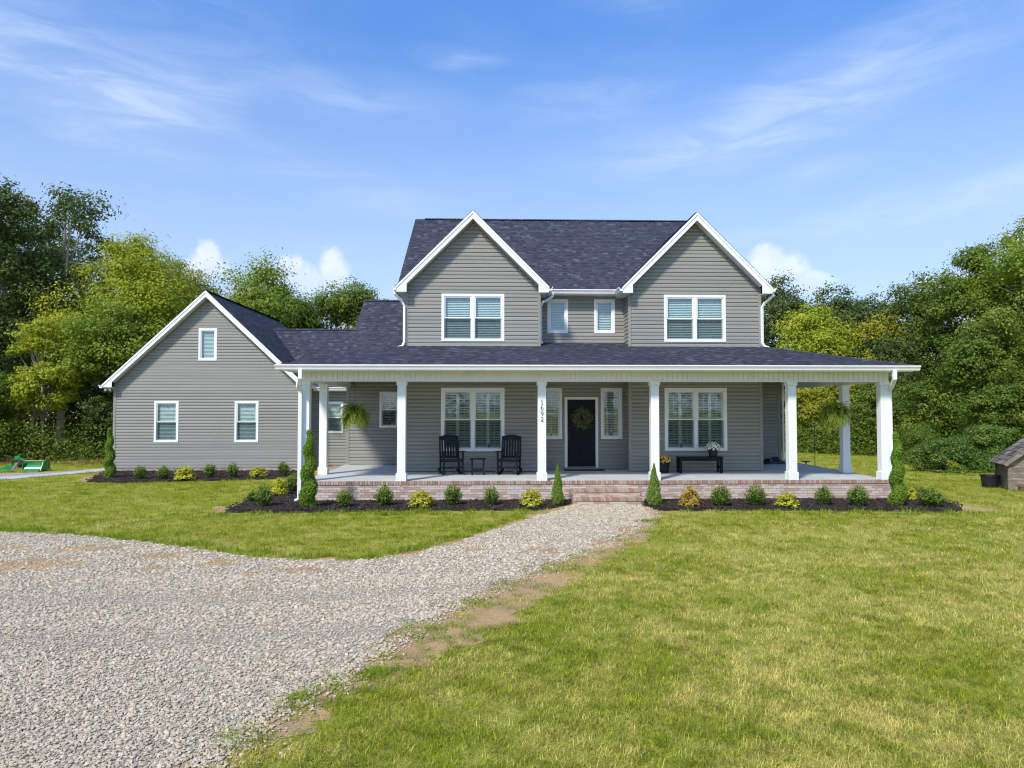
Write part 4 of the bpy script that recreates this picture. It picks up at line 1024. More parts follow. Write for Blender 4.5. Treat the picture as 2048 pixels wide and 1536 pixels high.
# --- house number on the column, one mesh for each digit
def ribbon(m, pts, w, y, t=.012):
    pts = [Vector((p[0], 0, p[1])) for p in pts]
    for a, b in zip(pts, pts[1:]): m.bar(a + Vector((0, y, 0)), b + Vector((0, y, 0)), w, t, (b - a).normalized().cross(Vector((0, 1, 0))))
def arc(cx, cz, rx, rz, a0, a1, n=14): return [(cx + rx * math.cos(R(a0 + (a1 - a0) * i / n)), cz + rz * math.sin(R(a0 + (a1 - a0) * i / n))) for i in range(n + 1)]
D = {'1': [([(0, -.055), (0, .055)], .017), ([(-.026, .040), (0, .055)], .012), ([(-.028, -.052), (.028, -.052)], .010)],
     '6': [(arc(0, -.022, .029, .031, 0, 360, 20), .014), (arc(.012, -.012, .042, .066, 100, 190), .014)],
     '9': [(arc(0, .022, .029, .031, 0, 360, 20), .014), (arc(-.012, .012, .042, .066, -80, 10), .014)],
     '2': [(arc(0, .027, .028, .027, 165, -25), .013), ([(.025, .016), (-.028, -.048)], .014), ([(-.030, -.049), (.031, -.049), (.033, -.034)], .013)]}
for ch, z in zip('1692', (2.590, 2.447, 2.300, 2.148)):
    m = MB()
    for pts, w in D[ch]: ribbon(m, pts, w * .72, 0)
    m.build('house_number', 'black_metal', cols[2], (CX - 1.49, YP + .145 - .115, z))

# ------------------------------------------------------------------ things on the porch
def rocking_chair(loc, rz, label):
    t = empty('rocking_chair', loc, rz); tag(t, label, 'rocking chair', 'rocking chairs on the porch'); mt = 'navy_poly'
    back = lambda z: .20 + (z - .40) * .24                # rake of the backrest
    rk = lambda y: .028 + 1.15 - math.sqrt(1.15 ** 2 - (y - .02) ** 2)
    for s in (-1, 1):
        m = MB(); ys = [-.42 + .9 * i / 10 for i in range(11)]
        for a, b in zip(ys, ys[1:]): m.bar((s * .275, a, rk(a)), (s * .275, b, rk(b)), .045, .05, (1, 0, 0))
        m.build('rocker', mt, t)
        MB().bar((s * .275, -.235, rk(-.235)), (s * .275, -.265, .64), .05, .06).build('leg', mt, t, bevel=.006)
        MB().bar((s * .275, .19, rk(.19)), (s * .265, back(1.08), 1.08), .045, .06).build('back_post', mt, t, bevel=.006)
        MB().obox((s * .295, -.07, .655), (.045, .26, .012), Euler((R(-4), 0, 0)).to_matrix()).build('armrest', mt, t, bevel=.006)
        MB().bar((s * .275, -.24, .20), (s * .272, .2, .20), .02, .05).build('stretcher', mt, t)
        MB().bar((s * .262, -.25, .40), (s * .262, .22, .375), .025, .07).build('seat_rail', mt, t)
    for i in range(6):
        y = -.25 + i * .083; MB().obox((0, y, .445 - .05 * (y + .25)), (.27, .037, .010), Euler((R(-3), 0, 0)).to_matrix()).build('seat_slat', mt, t, bevel=.004)
    MB().bar((-.27, -.265, .395), (.27, -.265, .395), .07, .025, (0, 0, 1)).build('apron', mt, t)
    MB().bar((-.27, -.24, .21), (.27, -.24, .21), .06, .02, (0, 0, 1)).build('stretcher', mt, t)
    for i in range(6):
        x = -.205 + i * .082; MB().bar((x, back(.50), .50), (x, back(.97), .97), .055, .016).build('back_slat', mt, t, bevel=.003)
    MB().bar((-.25, back(.48), .48), (.25, back(.48), .48), .06, .024, (0, 0, 1)).build('back_rail', mt, t)
    cr = MB(); n = 10
    for i in range(n):
        x0 = -.25 + .5 * i / n; x1 = x0 + .5 / n; za = 1.07 + .055 * math.cos(x0 / .25 * 1.45); zb = 1.07 + .055 * math.cos(x1 / .25 * 1.45); y = back(1.02)
        cr.prism([(x0, y - .012, .965), (x1, y - .012, .965), (x1, y + .012, zb), (x0, y + .012, za)], (0, .022, 0))
    cr.build('crest_rail', mt, t)
    return t
rocking_chair((-1.10, 20.55, FZ), R(16), 'dark navy rocking chair left of the small table, turned towards it')
rocking_chair((.56, 20.52, FZ), R(-14), 'dark navy rocking chair right of the small table, next to the numbered column')

t = empty('side_table', (-.335, 20.40, FZ)); tag(t, 'low dark navy side table between the two rocking chairs', 'side table')
for i in range(5): MB().box(-.23, .23, -.215 + i * .087, -.215 + i * .087 + .08, .445, .463).build('top_slat', 'navy_poly', t, bevel=.003)
for sx in (-1, 1):
    for sy in (-1, 1): MB().box(sx * .165 - .022, sx * .165 + .022, sy * .15 - .02, sy * .15 + .02, 0, .444).build('leg', 'navy_poly', t, bevel=.003)
    MB().box(sx * .165 - .012, sx * .165 + .012, -.129, .129, .40, .443).build('apron', 'navy_poly', t)
for sy in (-1, 1): MB().box(-.142, .142, sy * .15 - .012, sy * .15 + .012, .12, .16).build('stretcher', 'navy_poly', t)

t = empty('bench', (6.18, 20.80, FZ)); tag(t, 'black backless bench below the right shuttered window', 'bench')
for i in range(4): MB().box(-.66, .66, -.175 + i * .09, -.175 + i * .09 + .082, .445, .475).build('seat_slat', 'black_wood', t, bevel=.004)
for sy in (-1, 1): MB().box(-.62, .62, sy * .155 - .014, sy * .155 + .014, .355, .443).build('apron', 'black_wood', t)
for sx in (-1, 1):
    for sy in (-1, 1): MB().box(sx * .60 - .035, sx * .60 + .035, sy * .155 - .032, sy * .155 + .032, 0, .444).build('leg', 'black_wood', t, bevel=.004)
    MB().box(sx * .60 - .018, sx * .60 + .018, -.12, .12, .14, .20).build('stretcher', 'black_wood', t)

def mum(loc, pr, ph, fr, fh, flower, label, seed):
    t = empty('potted_mum', loc); tag(t, label, 'potted flowers'); rg = np.random.default_rng(seed)
    MB().lathe([(pr * .74, 0), (pr * .80, .01), (pr * .98, ph - .04), (pr * 1.03, ph - .035), (pr * 1.03, ph), (pr * .93, ph), (pr * .9, ph - .04)], 22).build('pot', 'pot_black', t, smooth=False)
    n = 900; d = unit(rg.normal(size=(n, 3))); d[:, 2] = np.abs(d[:, 2]); r = (.55 + .45 * rg.random(n) ** .5)[:, None]
    P = d * np.array([fr, fr, fh]) * r * .94 + np.array([0, 0, ph - .02]); link_mesh('foliage', leaf_mesh('foliage', P, d + rg.normal(size=(n, 3)) * .6, .05, .028, rg.random(n), rg), 'leaf_mum', t)
    m = MB(); k = 85
    for i in range(k):
        z = 1 - (i + .5) / k * 1.02; a = i * 2.39996; q = math.sqrt(max(0, 1 - z * z)); dv = Vector((q * math.cos(a), q * math.sin(a), z)) + Vector(rg.normal(size=3) * .06); dv.normalize()
        c = Vector((dv.x * fr, dv.y * fr, dv.z * fh + ph - .02)); x = dv.orthogonal().normalized(); y = dv.cross(x); R0 = fr * .13 * (.8 + .4 * rg.random()); b = len(m.v)
        m.v.append(tuple(c + dv * R0 * .5)); m.v += [tuple(c + (x * math.cos(j * .785) + y * math.sin(j * .785)) * R0) for j in range(8)]
        m.f += [(b, b + 1 + j, b + 1 + (j + 1) % 8) for j in range(8)]
    m.build('blossoms', flower, t)['kind'] = 'stuff'
mum((5.12, 20.86, FZ), .185, .33, .23, .21, 'flower_yellow', 'black pot of yellow mums on the porch floor beside the bench', 1)
mum((6.585, 20.80, FZ + .476), .145, .24, .225, .20, 'flower_white', 'black pot of white mums standing on the bench', 2)

o = MB().box(-.62, .62, -.17, .17, 0, .014).build('doormat', 'doormat', None, (2.90, 21.72, FZ + .001), bevel=.004); tag(o, 'flat black doormat in front of the navy door', 'doormat')

def wreath():
    t = empty('wreath', (CX + .03, YR + .012, FZ + 1.58)); tag(t, 'dark leafy wreath hanging on the front door', 'wreath'); rg = np.random.default_rng(5)
    m = MB(); m.tube([(.21 * math.cos(a * .314), -.02, .21 * math.sin(a * .314)) for a in range(21)], .02, 6, False); m.build('hoop', 'stem', t)
    n = 1500; a = rg.random(n) * 6.283; rr = .205 + rg.normal(size=n) * .062; dep = -.015 - np.abs(rg.normal(size=n)) * .035
    P = np.column_stack([rr * np.cos(a), dep, rr * np.sin(a)]); Nn = np.column_stack([np.cos(a) * .4, -np.ones(n), np.sin(a) * .4]) + rg.normal(size=(n, 3)) * .6
    al = np.column_stack([np.cos(a) * .6 - np.sin(a), np.zeros(n), np.sin(a) * .6 + np.cos(a)]) + rg.normal(size=(n, 3)) * .3
    link_mesh('leaves', leaf_mesh('leaves', P, Nn, .085, .032, rg.random(n), rg, al), 'leaf_wreath', t)
    n = 70; a = rg.random(n) * 6.283; rr = .21 + rg.normal(size=n) * .04; P = np.column_stack([rr * np.cos(a), np.full(n, -.07), rr * np.sin(a)])
    link_mesh('buds', leaf_mesh('buds', P, np.tile([0, -1, .2], (n, 1)) + rg.normal(size=(n, 3)) * .3, .03, .022, rg.random(n), rg), 'wreath_accent', t)
wreath()

def candle(x, y, z, label):
    t = empty('window_candle', (x, y, z)); tag(t, label, 'candle', 'electric candles in the porch windows')
    MB().lathe([(.045, 0), (.045, .012), (.03, .03), (.016, .09), (.02, .10), (.02, .115)], 14).build('base', 'black_metal', t)
    MB().lathe([(.012, .115), (.012, .24), (.005, .25), (.008, .265), (.001, .285)], 10).build('stick', 'candle_wax', t)
for x, y, z, l in ((-.93, YW + .055, 1.247, 'black based candle in the left porch window, behind the left rocking chair'), (-.02, YW + .055, 1.247, 'black based candle in the left porch window, near the right rocking chair'),
                   (1.918, YR + .05, 1.556, 'black based candle in the narrow window left of the door'), (3.805, YR + .05, 1.556, 'black based candle in the narrow window right of the door'),
                   (5.79, YW + .055, 1.247, 'black based candle in the right porch window above the bench'), (-3.405, YL + .055, 1.859, 'black based candle in the small window behind the left fern')): candle(x, y, z, l)

def fern(loc, rad, label, seed, hook):
    t = empty('hanging_fern', loc); tag(t, label, 'hanging fern', 'ferns hanging in the porch'); rg = np.random.default_rng(seed)
    MB().lathe([(.10, -.10), (.15, -.02), (.165, .06), (.15, .06)], 16).build('basket', 'pot_black', t)
    m = MB()
    for a in range(3): m.tube([(.15 * math.cos(a * 2.1), .15 * math.sin(a * 2.1), .06), (0, 0, .42)], .004, 4)
    m.tube([(0, 0, .42), (0, 0, hook)], .005, 4); m.build('hanger', 'black_metal', t)
    P = []; N_ = []; A = []; Ln = []
    for f in range(190):
        a = rg.random() * 6.283; el = R(-12 + 82 * rg.random()); L = rad * (1.0 + .5 * rg.random()); d = np.array([math.cos(a) * math.cos(el), math.sin(a) * math.cos(el), math.sin(el)])
        p = np.array([0, 0, .05]); v = d.copy(); k = 26; droop = .07 + .07 * rg.random()
        for i in range(k):
            p = p + v * L / k; v = v + np.array([0, 0, -droop]); v /= np.linalg.norm(v)
            tt = i / k; side = np.cross(v, [0, 0, 1.]); side /= max(np.linalg.norm(side), 1e-6); w = .075 * math.sin(math.pi * min(1, tt * .9 + .12)) + .012
            for sd in (-1, 1):
                P.append(p + side * sd * w * .5); A.append(side * sd + v * .35); N_.append(np.cross(v, side) + rg.normal(size=3) * .18); Ln.append(w)
    P, N_, A, Ln = map(np.array, (P, N_, A, Ln)); tint = np.repeat(rg.random(190), 52)
    link_mesh('fronds', leaf_mesh('fronds', P, N_, Ln, .017, tint, rg, A), 'leaf_fern', t)
fern((-3.66, 19.35, 2.28), .49, 'bushy green fern hanging at the left end of the porch', 3, 1.13)
fern((9.52, 19.30, 2.31), .51, 'bushy green fern hanging at the right end of the porch', 4, 1.09)

def bag():
    rg = np.random.default_rng(9); t = empty('covered_bundle', (9.72, 24.12, FZ)); tag(t, 'dark bundled cover with pale stripes lying against the right rear porch wall', 'bundle')
    nx, ny = 26, 14; V = []; F = []
    for j in range(ny):
        for i in range(nx):
            u, v = i / (nx - 1) * 2 - 1, j / (ny - 1) * 2 - 1; e = max(0, 1 - u * u) ** .5 * max(0, 1 - v * v) ** .5
            z = .21 * e ** .7 * (.8 + .25 * math.sin(u * 6 + v * 3)) + .03 * e * math.sin(u * 19 + v * 11); V.append((u * .36, v * .24, max(0, z + rg.normal() * .006)))
    for j in range(ny - 1):
        for i in range(nx - 1): a = j * nx + i; F.append((a, a + 1, a + nx + 1, a + nx))
    link_mesh('cover', np_mesh('cover', np.array(V), np.array(F)), 'bag_black', t, smooth=True)
    for k, u0 in enumerate((-.18, .10, .2)):
        m = MB(); pts = []
        for j in range(8): v = -.95 + j * .13; u = u0 / .36 + .2 * math.sin(j * .7 + k); e = max(0, 1 - u * u) ** .5 * max(0, 1 - v * v) ** .5; pts.append((u * .36, v * .24, .21 * e ** .7 * (.8 + .25 * math.sin(u * 6 + v * 3)) + .016))
        m.tube(pts, .008, 5); m.build('stripe', 'bag_stripe', t)
bag()

# ------------------------------------------------------------------ things in the yard
def dog_house():
    t = empty('dog_house', (15.36, 20.60, 0), R(-22)); tag(t, 'weathered wooden dog house with shake roof at the right edge', 'dog house')
    w, d, h, pk = 1.5, 1.25, .92, 1.52
    n = 10
    for i in range(n):                                     # left wall boards
        z0 = .04 + i * .083; MB().box(0, .022, .02, d, z0, z0 + .079).build('wall_board', 'weathered_wood', t)
    for i in range(16):                                    # gable front boards
        z0 = .04 + i * .09; zt = min(z0 + .086, pk - .06); x0 = max(0, (z0 + .05 - h) / (pk - h) * w / 2); x1 = w - x0
        if x1 - x0 > .1: MB().box(x0 + .024, x1 - .024, 0, .022, z0, zt).build('wall_board', 'weathered_wood', t)
    MB().box(w - .022, w, .02, d, .04, h).build('side_wall', 'weathered_wood', t); MB().box(.03, w - .03, d - .02, d, .04, h).build('back_wall', 'weathered_wood', t)
    for x, y in ((0, 0), (w, 0), (0, d), (w, d)): MB().box(x - .045, x + .045, y - .045, y + .045, 0, h + .02).build('corner_post', 'weathered_wood', t)
    for s in (0, 1):                                       # shake roof
        sgn = 1 if s == 0 else -1; xe = -.16 if s == 0 else w + .16; ze = h - .14; L = math.hypot(w / 2 + .16, pk - ze)
        U = Vector((sgn * (w / 2 + .16) / L, 0, (pk - ze) / L)); Nn = Vector((-U.z * sgn if sgn > 0 else U.z, 0, abs(U.x)))
        m = MB(); m.prism([Vector((xe, -.14, ze)), Vector((w / 2, -.14, pk)), Vector((w / 2, -.14, pk)) - Nn * .03, Vector((xe, -.14, ze)) - Nn * .03], (0, d + .28, 0)); rf = m.build('roof', 'weathered_wood', t)
        for r in range(6):
            y = -.15
            while y < d + .13:
                ww = random.uniform(.12, .24); a = Vector((xe, 0, ze)) + U * (r * L / 6 - .02); b = a + U * (L / 6 + .06)
                q = MB(); hh = .024
                y1 = min(y + ww - .006, d + .15)
                q.v = [(a.x, y, a.z), (a.x, y1, a.z), (a.x + Nn.x * hh, y, a.z + Nn.z * hh), (a.x + Nn.x * hh, y1, a.z + Nn.z * hh), (b.x + Nn.x * .004, y, b.z + Nn.z * .004), (b.x + Nn.x * .004, y1, b.z + Nn.z * .004)]
                q.f = [(0, 1, 3, 2), (2, 3, 5, 4), (0, 2, 4), (1, 5, 3)]; q.build('shake', 'weathered_shake', rf); y += ww
        MB().bar(Vector((xe, -.155, ze)) - Nn * .02, Vector((w / 2, -.155, pk)) - Nn * .02, .025, .10, (0, 1, 0)).build('rake_board', 'weathered_wood', t)
dog_house()
t = empty('plant_tub', (15.44, 21.55, 0)); tag(t, 'large empty black plastic plant tub beside the dog house', 'tub')
MB().lathe([(.195, 0), (.20, .01), (.245, .345), (.262, .35), (.262, .385), (.24, .385), (.235, .34), (.19, .03), (.001, .03)], 26).build('shell', 'pot_black', t)
for a in (0, math.pi): MB().box(-.06, .06, .255, .285, .35, .372).build('handle', 'pot_black', t, (0, 0, 0), (0, 0, a + .6))
t = empty('small_pot', (15.60, 20.42, 0)); tag(t, 'small brown clay pot on the grass in front of the dog house', 'pot')
MB().lathe([(.06, 0), (.085, .14), (.095, .14), (.095, .175), (.08, .175), (.07, .12)], 16).build('shell', 'terracotta', t)
MB().lathe([(.078, .12), (.05, .15), (.001, .155)], 12).build('soil', 'mulch', t)

def implement():
    t = empty('tractor_implement', (-18.05, 28.35, 0), R(6)); t.scale = (1.0, .9, .74); tag(t, 'green tractor implement parked by the woods beyond the garage', 'farm implement'); g_ = 'implement_green'
    MB().prism([(.05, -.35, .12), (.05, .3, .16), (.05, .3, .34), (.05, 0, .42), (.05, -.3, .24)], (.62, 0, 0)).build('tiller_housing', g_, t, bevel=.01)
    MB().box(.02, .045, -.38, .34, .06, .44).build('side_plate', g_, t, bevel=.01); MB().prism([(.675, -.42, .05), (.675, .40, .05), (.675, .36, .5), (.675, .05, .62), (.675, -.2, .5)], (.03, 0, 0)).build('side_plate', g_, t, bevel=.008)
    MB().prism([(.1, -.36, .12), (.62, -.36, .12), (.70, -.62, .02), (.06, -.62, .02)], (0, .02, .03)).build('rear_flap', g_, t)
    MB().box(-.02, .72, -.05, .03, .50, .57).build('cross_beam', g_, t, bevel=.008)
    for s in (0, 1): MB().bar((-.02 - s * .0, -.02 + s * .1, .53), (-.34, .02 + s * .1, .74), .03, .07, (0, 1, 0)).build('hitch_arm', g_, t)
    MB().prism([(-.42, -.02, .60), (-.30, -.02, .62), (-.22, -.02, .76), (-.30, -.02, .83), (-.42, -.02, .78)], (0, .04, 0)).build('hitch_plate', g_, t)
    MB().lathe([(.09, 0), (.13, .04), (.13, .2), (.07, .26), (.04, .3)], 16).build('gearbox', 'rubber_black', t, (-.18, .0, .30), (R(70), 0, R(20)))
    m = MB(); m.tube([(-.40 + .08 * math.cos(a), -.05, .45 + .13 * math.sin(a)) for a in [x * .5 for x in range(12)]], .022, 6); m.build('hose', 'rubber_black', t)
    MB().bar((-.46, -.2, .02), (-.28, -.1, .46), .03, .08, (0, 1, 0)).build('parking_stand', 'steel_grey', t)
    MB().box(-.35, .06, -.04, .02, .20, .25).build('skid', 'steel_grey', t)
    MB().prism([(-.82, -.42, .08), (-.50, -.42, .10), (-.44, .1, .30), (-.74, .1, .28)], (0, .02, .03)).build('front_flap', g_, t); MB().prism([(-.82, -.40, .04), (-.80, -.40, .12), (-.73, .1, .30), (-.73, .1, .1)], (.03, 0, 0)).build('flap_side', g_, t)
implement()

t = empty('bird_bath', (12.87, 28.6, 0)); tag(t, 'small dark bird bath on the lawn behind the right porch', 'bird bath')
MB().lathe([(.11, 0), (.09, .03), (.03, .06), (.025, .22), (.04, .25)], 14).build('pedestal', 'steel_grey', t); MB().lathe([(.03, .24), (.2, .30), (.215, .32), (.19, .315), (.001, .28)], 20).build('bowl', 'steel_grey', t)
o = MB().tube([(0, 0, 0), (0, 0, 1.75), (.06, 0, 1.88), (.17, 0, 1.9), (.24, 0, 1.82), (.24, 0, 1.74)], .012, 6).build('shepherd_hook', 'black_metal', None, (13.33, 28.8, 0)); tag(o, 'thin black shepherd hook pole on the lawn behind the right porch', 'garden hook')

# ------------------------------------------------------------------ garden plants
def sub_copy(src, loc, scale, rz, label, group=None):
    r = src.copy(); COL.objects.link(r); r.location = loc; r.scale = scale; r.rotation_euler = (0, 0, rz); r['label'] = label
    for ch in src.children: c = ch.copy(); COL.objects.link(c); c.parent = r
    return r

def shrub_proto(kind, seed):
    """unit shrub: 1 m tall and 1 m wide, scaled when placed"""
    rg = np.random.default_rng(seed); nm = {'boxwood': 'boxwood_shrub', 'yellow': 'golden_shrub', 'gold': 'golden_shrub'}[kind]
    t = empty(nm, (0, 0, 0)); m = MB(); P = []; N_ = []; A = []; T = []
    if kind == 'boxwood':
        for s in range(130):
            a = rg.random() * 6.283; r0 = .16 * rg.random() ** .5; r1 = .47 * rg.random() ** .45; L = np.array([r1 * math.cos(a), r1 * math.sin(a), .62 + .38 * (1 - (r1 / .5) ** 2) * rg.random() ** .3 - .25 * (r1 / .5) ** 3])
            b = np.array([r0 * math.cos(a), r0 * math.sin(a), 0]); d = L - b
            if s % 6 == 0: m.tube([b, b + d * .5, b + d * .9], [.014, .009, .004], 4)
            tn = rg.random()
            for k in range(15):
                f = .22 + .80 * rg.random(); p = b + d * f + rg.normal(size=3) * .026; P.append(p); A.append(d / np.linalg.norm(d) + rg.normal(size=3) * .55); N_.append(rg.normal(size=3) + np.array([0, 0, .5])); T.append(min(1, max(0, .9 * f * f + .25 * (tn - .5))))
        le, wi = .10, .045
    else:
        for s in range(100):
            d = rg.normal(size=3); d[2] = abs(d[2]) * 1.0; d /= np.linalg.norm(d); L = d * np.array([.45, .45, .85]) * (.8 + .25 * rg.random()) + np.array([0, 0, .08])
            if s % 8 == 0: m.tube([(0, 0, 0), L * .5, L * .9], [.012, .008, .004], 4)
            tn = rg.random()
            for k in range(11): P.append(L + rg.normal(size=3) * .065); A.append(rg.normal(size=3) + d); N_.append(d + np.array([0, 0, .6]) + rg.normal(size=3) * .5); T.append(tn)
        le, wi = .13, .075
    P, N_, A, T = map(np.array, (P, N_, A, T)); P[:, 2] = np.maximum(P[:, 2], .02)
    link_mesh('foliage', leaf_mesh('foliage', P, N_, le * (.7 + .6 * rg.random(len(P))), wi, T, rg, A), {'boxwood': 'leaf_box', 'yellow': 'leaf_gold', 'gold': 'leaf_amber'}[kind], t); m.build('stems', 'stem', t)['kind'] = 'stuff'
    return t

SHRUBS = [
 ('boxwood', -5.47, 17.47, .54, .44, 'taller boxwood at the left tip of the front bed, in front of a golden shrub'),
 ('boxwood', -6.05, 18.42, .30, .36, 'low dark boxwood at the far left edge of the front bed'),
 ('yellow', -5.80, 19.78, .46, .42, 'golden shrub at the left side of the porch, between boxwoods'),
 ('boxwood', -5.62, 20.6, .50, .48, 'boxwood behind the golden shrub at the left side of the porch'),
 ('boxwood', -5.66, 21.7, .52, .50, 'rearmost boxwood at the left side of the porch'),
 ('boxwood', -3.48, 17.32, .43, .42, 'first boxwood right of the left spiral topiary, before the brick'),
 ('boxwood', -2.57, 17.47, .51, .47, 'second boxwood right of the left spiral topiary, before the brick'),
 ('yellow', -1.65, 17.35, .38, .54, 'wide golden shrub in front of the brick, left of the rocking chairs'),
 ('boxwood', -.90, 17.60, .50, .48, 'boxwood before the brick below the left rocking chair'),
 ('boxwood', .05, 17.57, .46, .38, 'slim boxwood before the brick below the right rocking chair'),
 ('yellow', 1.03, 17.44, .39, .47, 'golden shrub just left of the cone conifer by the steps'),
 ('gold', 4.90, 17.32, .46, .44, 'amber tinted pointed shrub just right of the cone conifer by the steps'),
 ('boxwood', 5.63, 17.21, .50, .50, 'boxwood right of the amber shrub, below the bench'),
 ('boxwood', 6.52, 17.27, .50, .50, 'boxwood left of the low golden shrub, right bed'),
 ('yellow', 7.25, 17.16, .33, .47, 'low golden shrub below the porch column in the right bed'),
 ('boxwood', 8.23, 17.31, .47, .45, 'boxwood right of the low golden shrub in the right bed'),
 ('boxwood', 8.97, 17.11, .50, .52, 'boxwood nearest to the right spiral topiary, on its left'),
 ('yellow', 10.90, 18.19, .36, .34, 'small golden shrub half hidden behind the right spiral topiary'),
 ('boxwood', 10.69, 16.96, .44, .64, 'wide boxwood at the right end of the front bed'),
 ('boxwood', 11.20, 18.18, .36, .36, 'dark boxwood behind the wide one at the right end of the front bed'),
 ('boxwood', -11.77, 24.43, .46, .46, 'first boxwood right of the spiral topiary below the garage wall'),
 ('boxwood', -11.00, 24.41, .44, .46, 'second boxwood below the left garage window'),
 ('yellow', -10.18, 24.21, .45, .58, 'big golden shrub in the middle of the garage bed'),
 ('boxwood', -9.63, 24.89, .48, .45, 'boxwood just right of the big golden shrub in the garage bed'),
 ('boxwood', -8.92, 25.05, .49, .42, 'boxwood below the right garage window'),
 ('yellow', -8.08, 25.20, .33, .54, 'low golden shrub near the right end of the garage bed'),
 ('boxwood', -7.33, 25.55, .50, .43, 'last boxwood at the right end of the garage bed'),
]
protos = {}
for kind, n in (('boxwood', 3), ('yellow', 2), ('gold', 1)): protos[kind] = [shrub_proto(kind, 20 + i + 7 * len(kind)) for i in range(n)]
used = set()
for i, (k, x, y, h, w, lab) in enumerate(SHRUBS):
    pr = protos[k][i % len(protos[k])]; grp = 'boxwood shrubs in the beds' if k == 'boxwood' else 'golden shrubs in the beds'; rz = (i * 1.7) % 6.28
    loc = (x, y, .055); sc = (w * 1.12, w * 1.12, h * 1.05)
    if pr.name not in used: used.add(pr.name); o = pr; o.location = loc; o.scale = sc; o.rotation_euler = (0, 0, rz)
    else: o = sub_copy(pr, loc, sc, rz, lab)
    tag(o, lab, 'shrub', grp)

def foliage_leaves(t, P, N_, le, wi, mat, rg, A=None, T=None):
    link_mesh('foliage', leaf_mesh('foliage', np.array(P), np.array(N_), le, wi, np.array(T) if T is not None else rg.random(len(P)), rg, None if A is None else np.array(A)), mat, t)

def spiral(x, y, H, W, seed, label):
    t = empty('spiral_topiary', (x, y, .05)); tag(t, label, 'topiary', 'spiral topiaries'); rg = np.random.default_rng(seed); P = []; N_ = []; T = []
    MB().tube([(0, 0, 0), (0, 0, H * .95)], [.022, .008], 6).build('trunk', 'bark', t); n = 16000; turns = 3.2
    u = rg.random(n) ** 1.15; ph = u * turns * 6.283 + seed; env = W / 2 * (1 - .66 * u ** 1.5) * (.86 + .14 * np.abs(np.sin(u * turns * 3.1416))); rc = env * .22; rt = env * .80
    C = np.column_stack([rc * np.cos(ph), rc * np.sin(ph), .04 + u * (H - .10)]); d = unit(rg.normal(size=(n, 3))); P = C + d * (rt * (.75 + .3 * rg.random(n)))[:, None] * np.array([1, 1, .95])
    foliage_leaves(t, P, d + rg.normal(size=(n, 3)) * .7, .055, .020, 'leaf_arbor', rg, d + np.array([0, 0, .9]) + rg.normal(size=(n, 3)) * .4, .35 + .5 * rg.random(n))
spiral(-4.36, 17.35, 1.88, .50, 1, 'tall spiral topiary at the left front corner of the porch'); spiral(9.98, 17.16, 1.81, .46, 2, 'tall spiral topiary at the right front corner of the porch'); spiral(-13.11, 25.0, 1.74, .45, 4, 'spiral topiary at the left corner of the garage wing')

def cone(x, y, H, W, seed, label):
    t = empty('cone_conifer', (x, y, .05)); tag(t, label, 'conifer', 'cone conifers beside the steps'); rg = np.random.default_rng(seed); n = 8000
    MB().tube([(0, 0, 0), (0, 0, H * .9)], [.02, .006], 6).build('trunk', 'bark', t)
    u = rg.random(n) ** 1.5; a = rg.random(n) * 6.283; lump = .86 + .14 * np.sin(a * 3 + u * 13 + seed) + .08 * np.sin(a * 7 - u * 31); prof = np.where(u < .12, .72 + u * 2.3, 1.0) * (1 - u) ** .88
    r = W / 2 * prof * lump * (.72 + .33 * rg.random(n)); P = np.column_stack([r * np.cos(a), r * np.sin(a), .015 + u * (H - .02)]); d = np.column_stack([np.cos(a), np.sin(a), np.full(n, .5)])
    foliage_leaves(t, P, d + rg.normal(size=(n, 3)) * .9, .034, .013, 'leaf_arbor', rg, d + np.array([0, 0, .5]) + rg.normal(size=(n, 3)) * .5, .3 + .6 * rg.random(n))
cone(1.71, 17.89, 1.03, .40, 1, 'pointed cone shaped conifer left of the brick steps'); cone(4.09, 17.62, 1.02, .49, 2, 'pointed cone shaped conifer right of the brick steps')

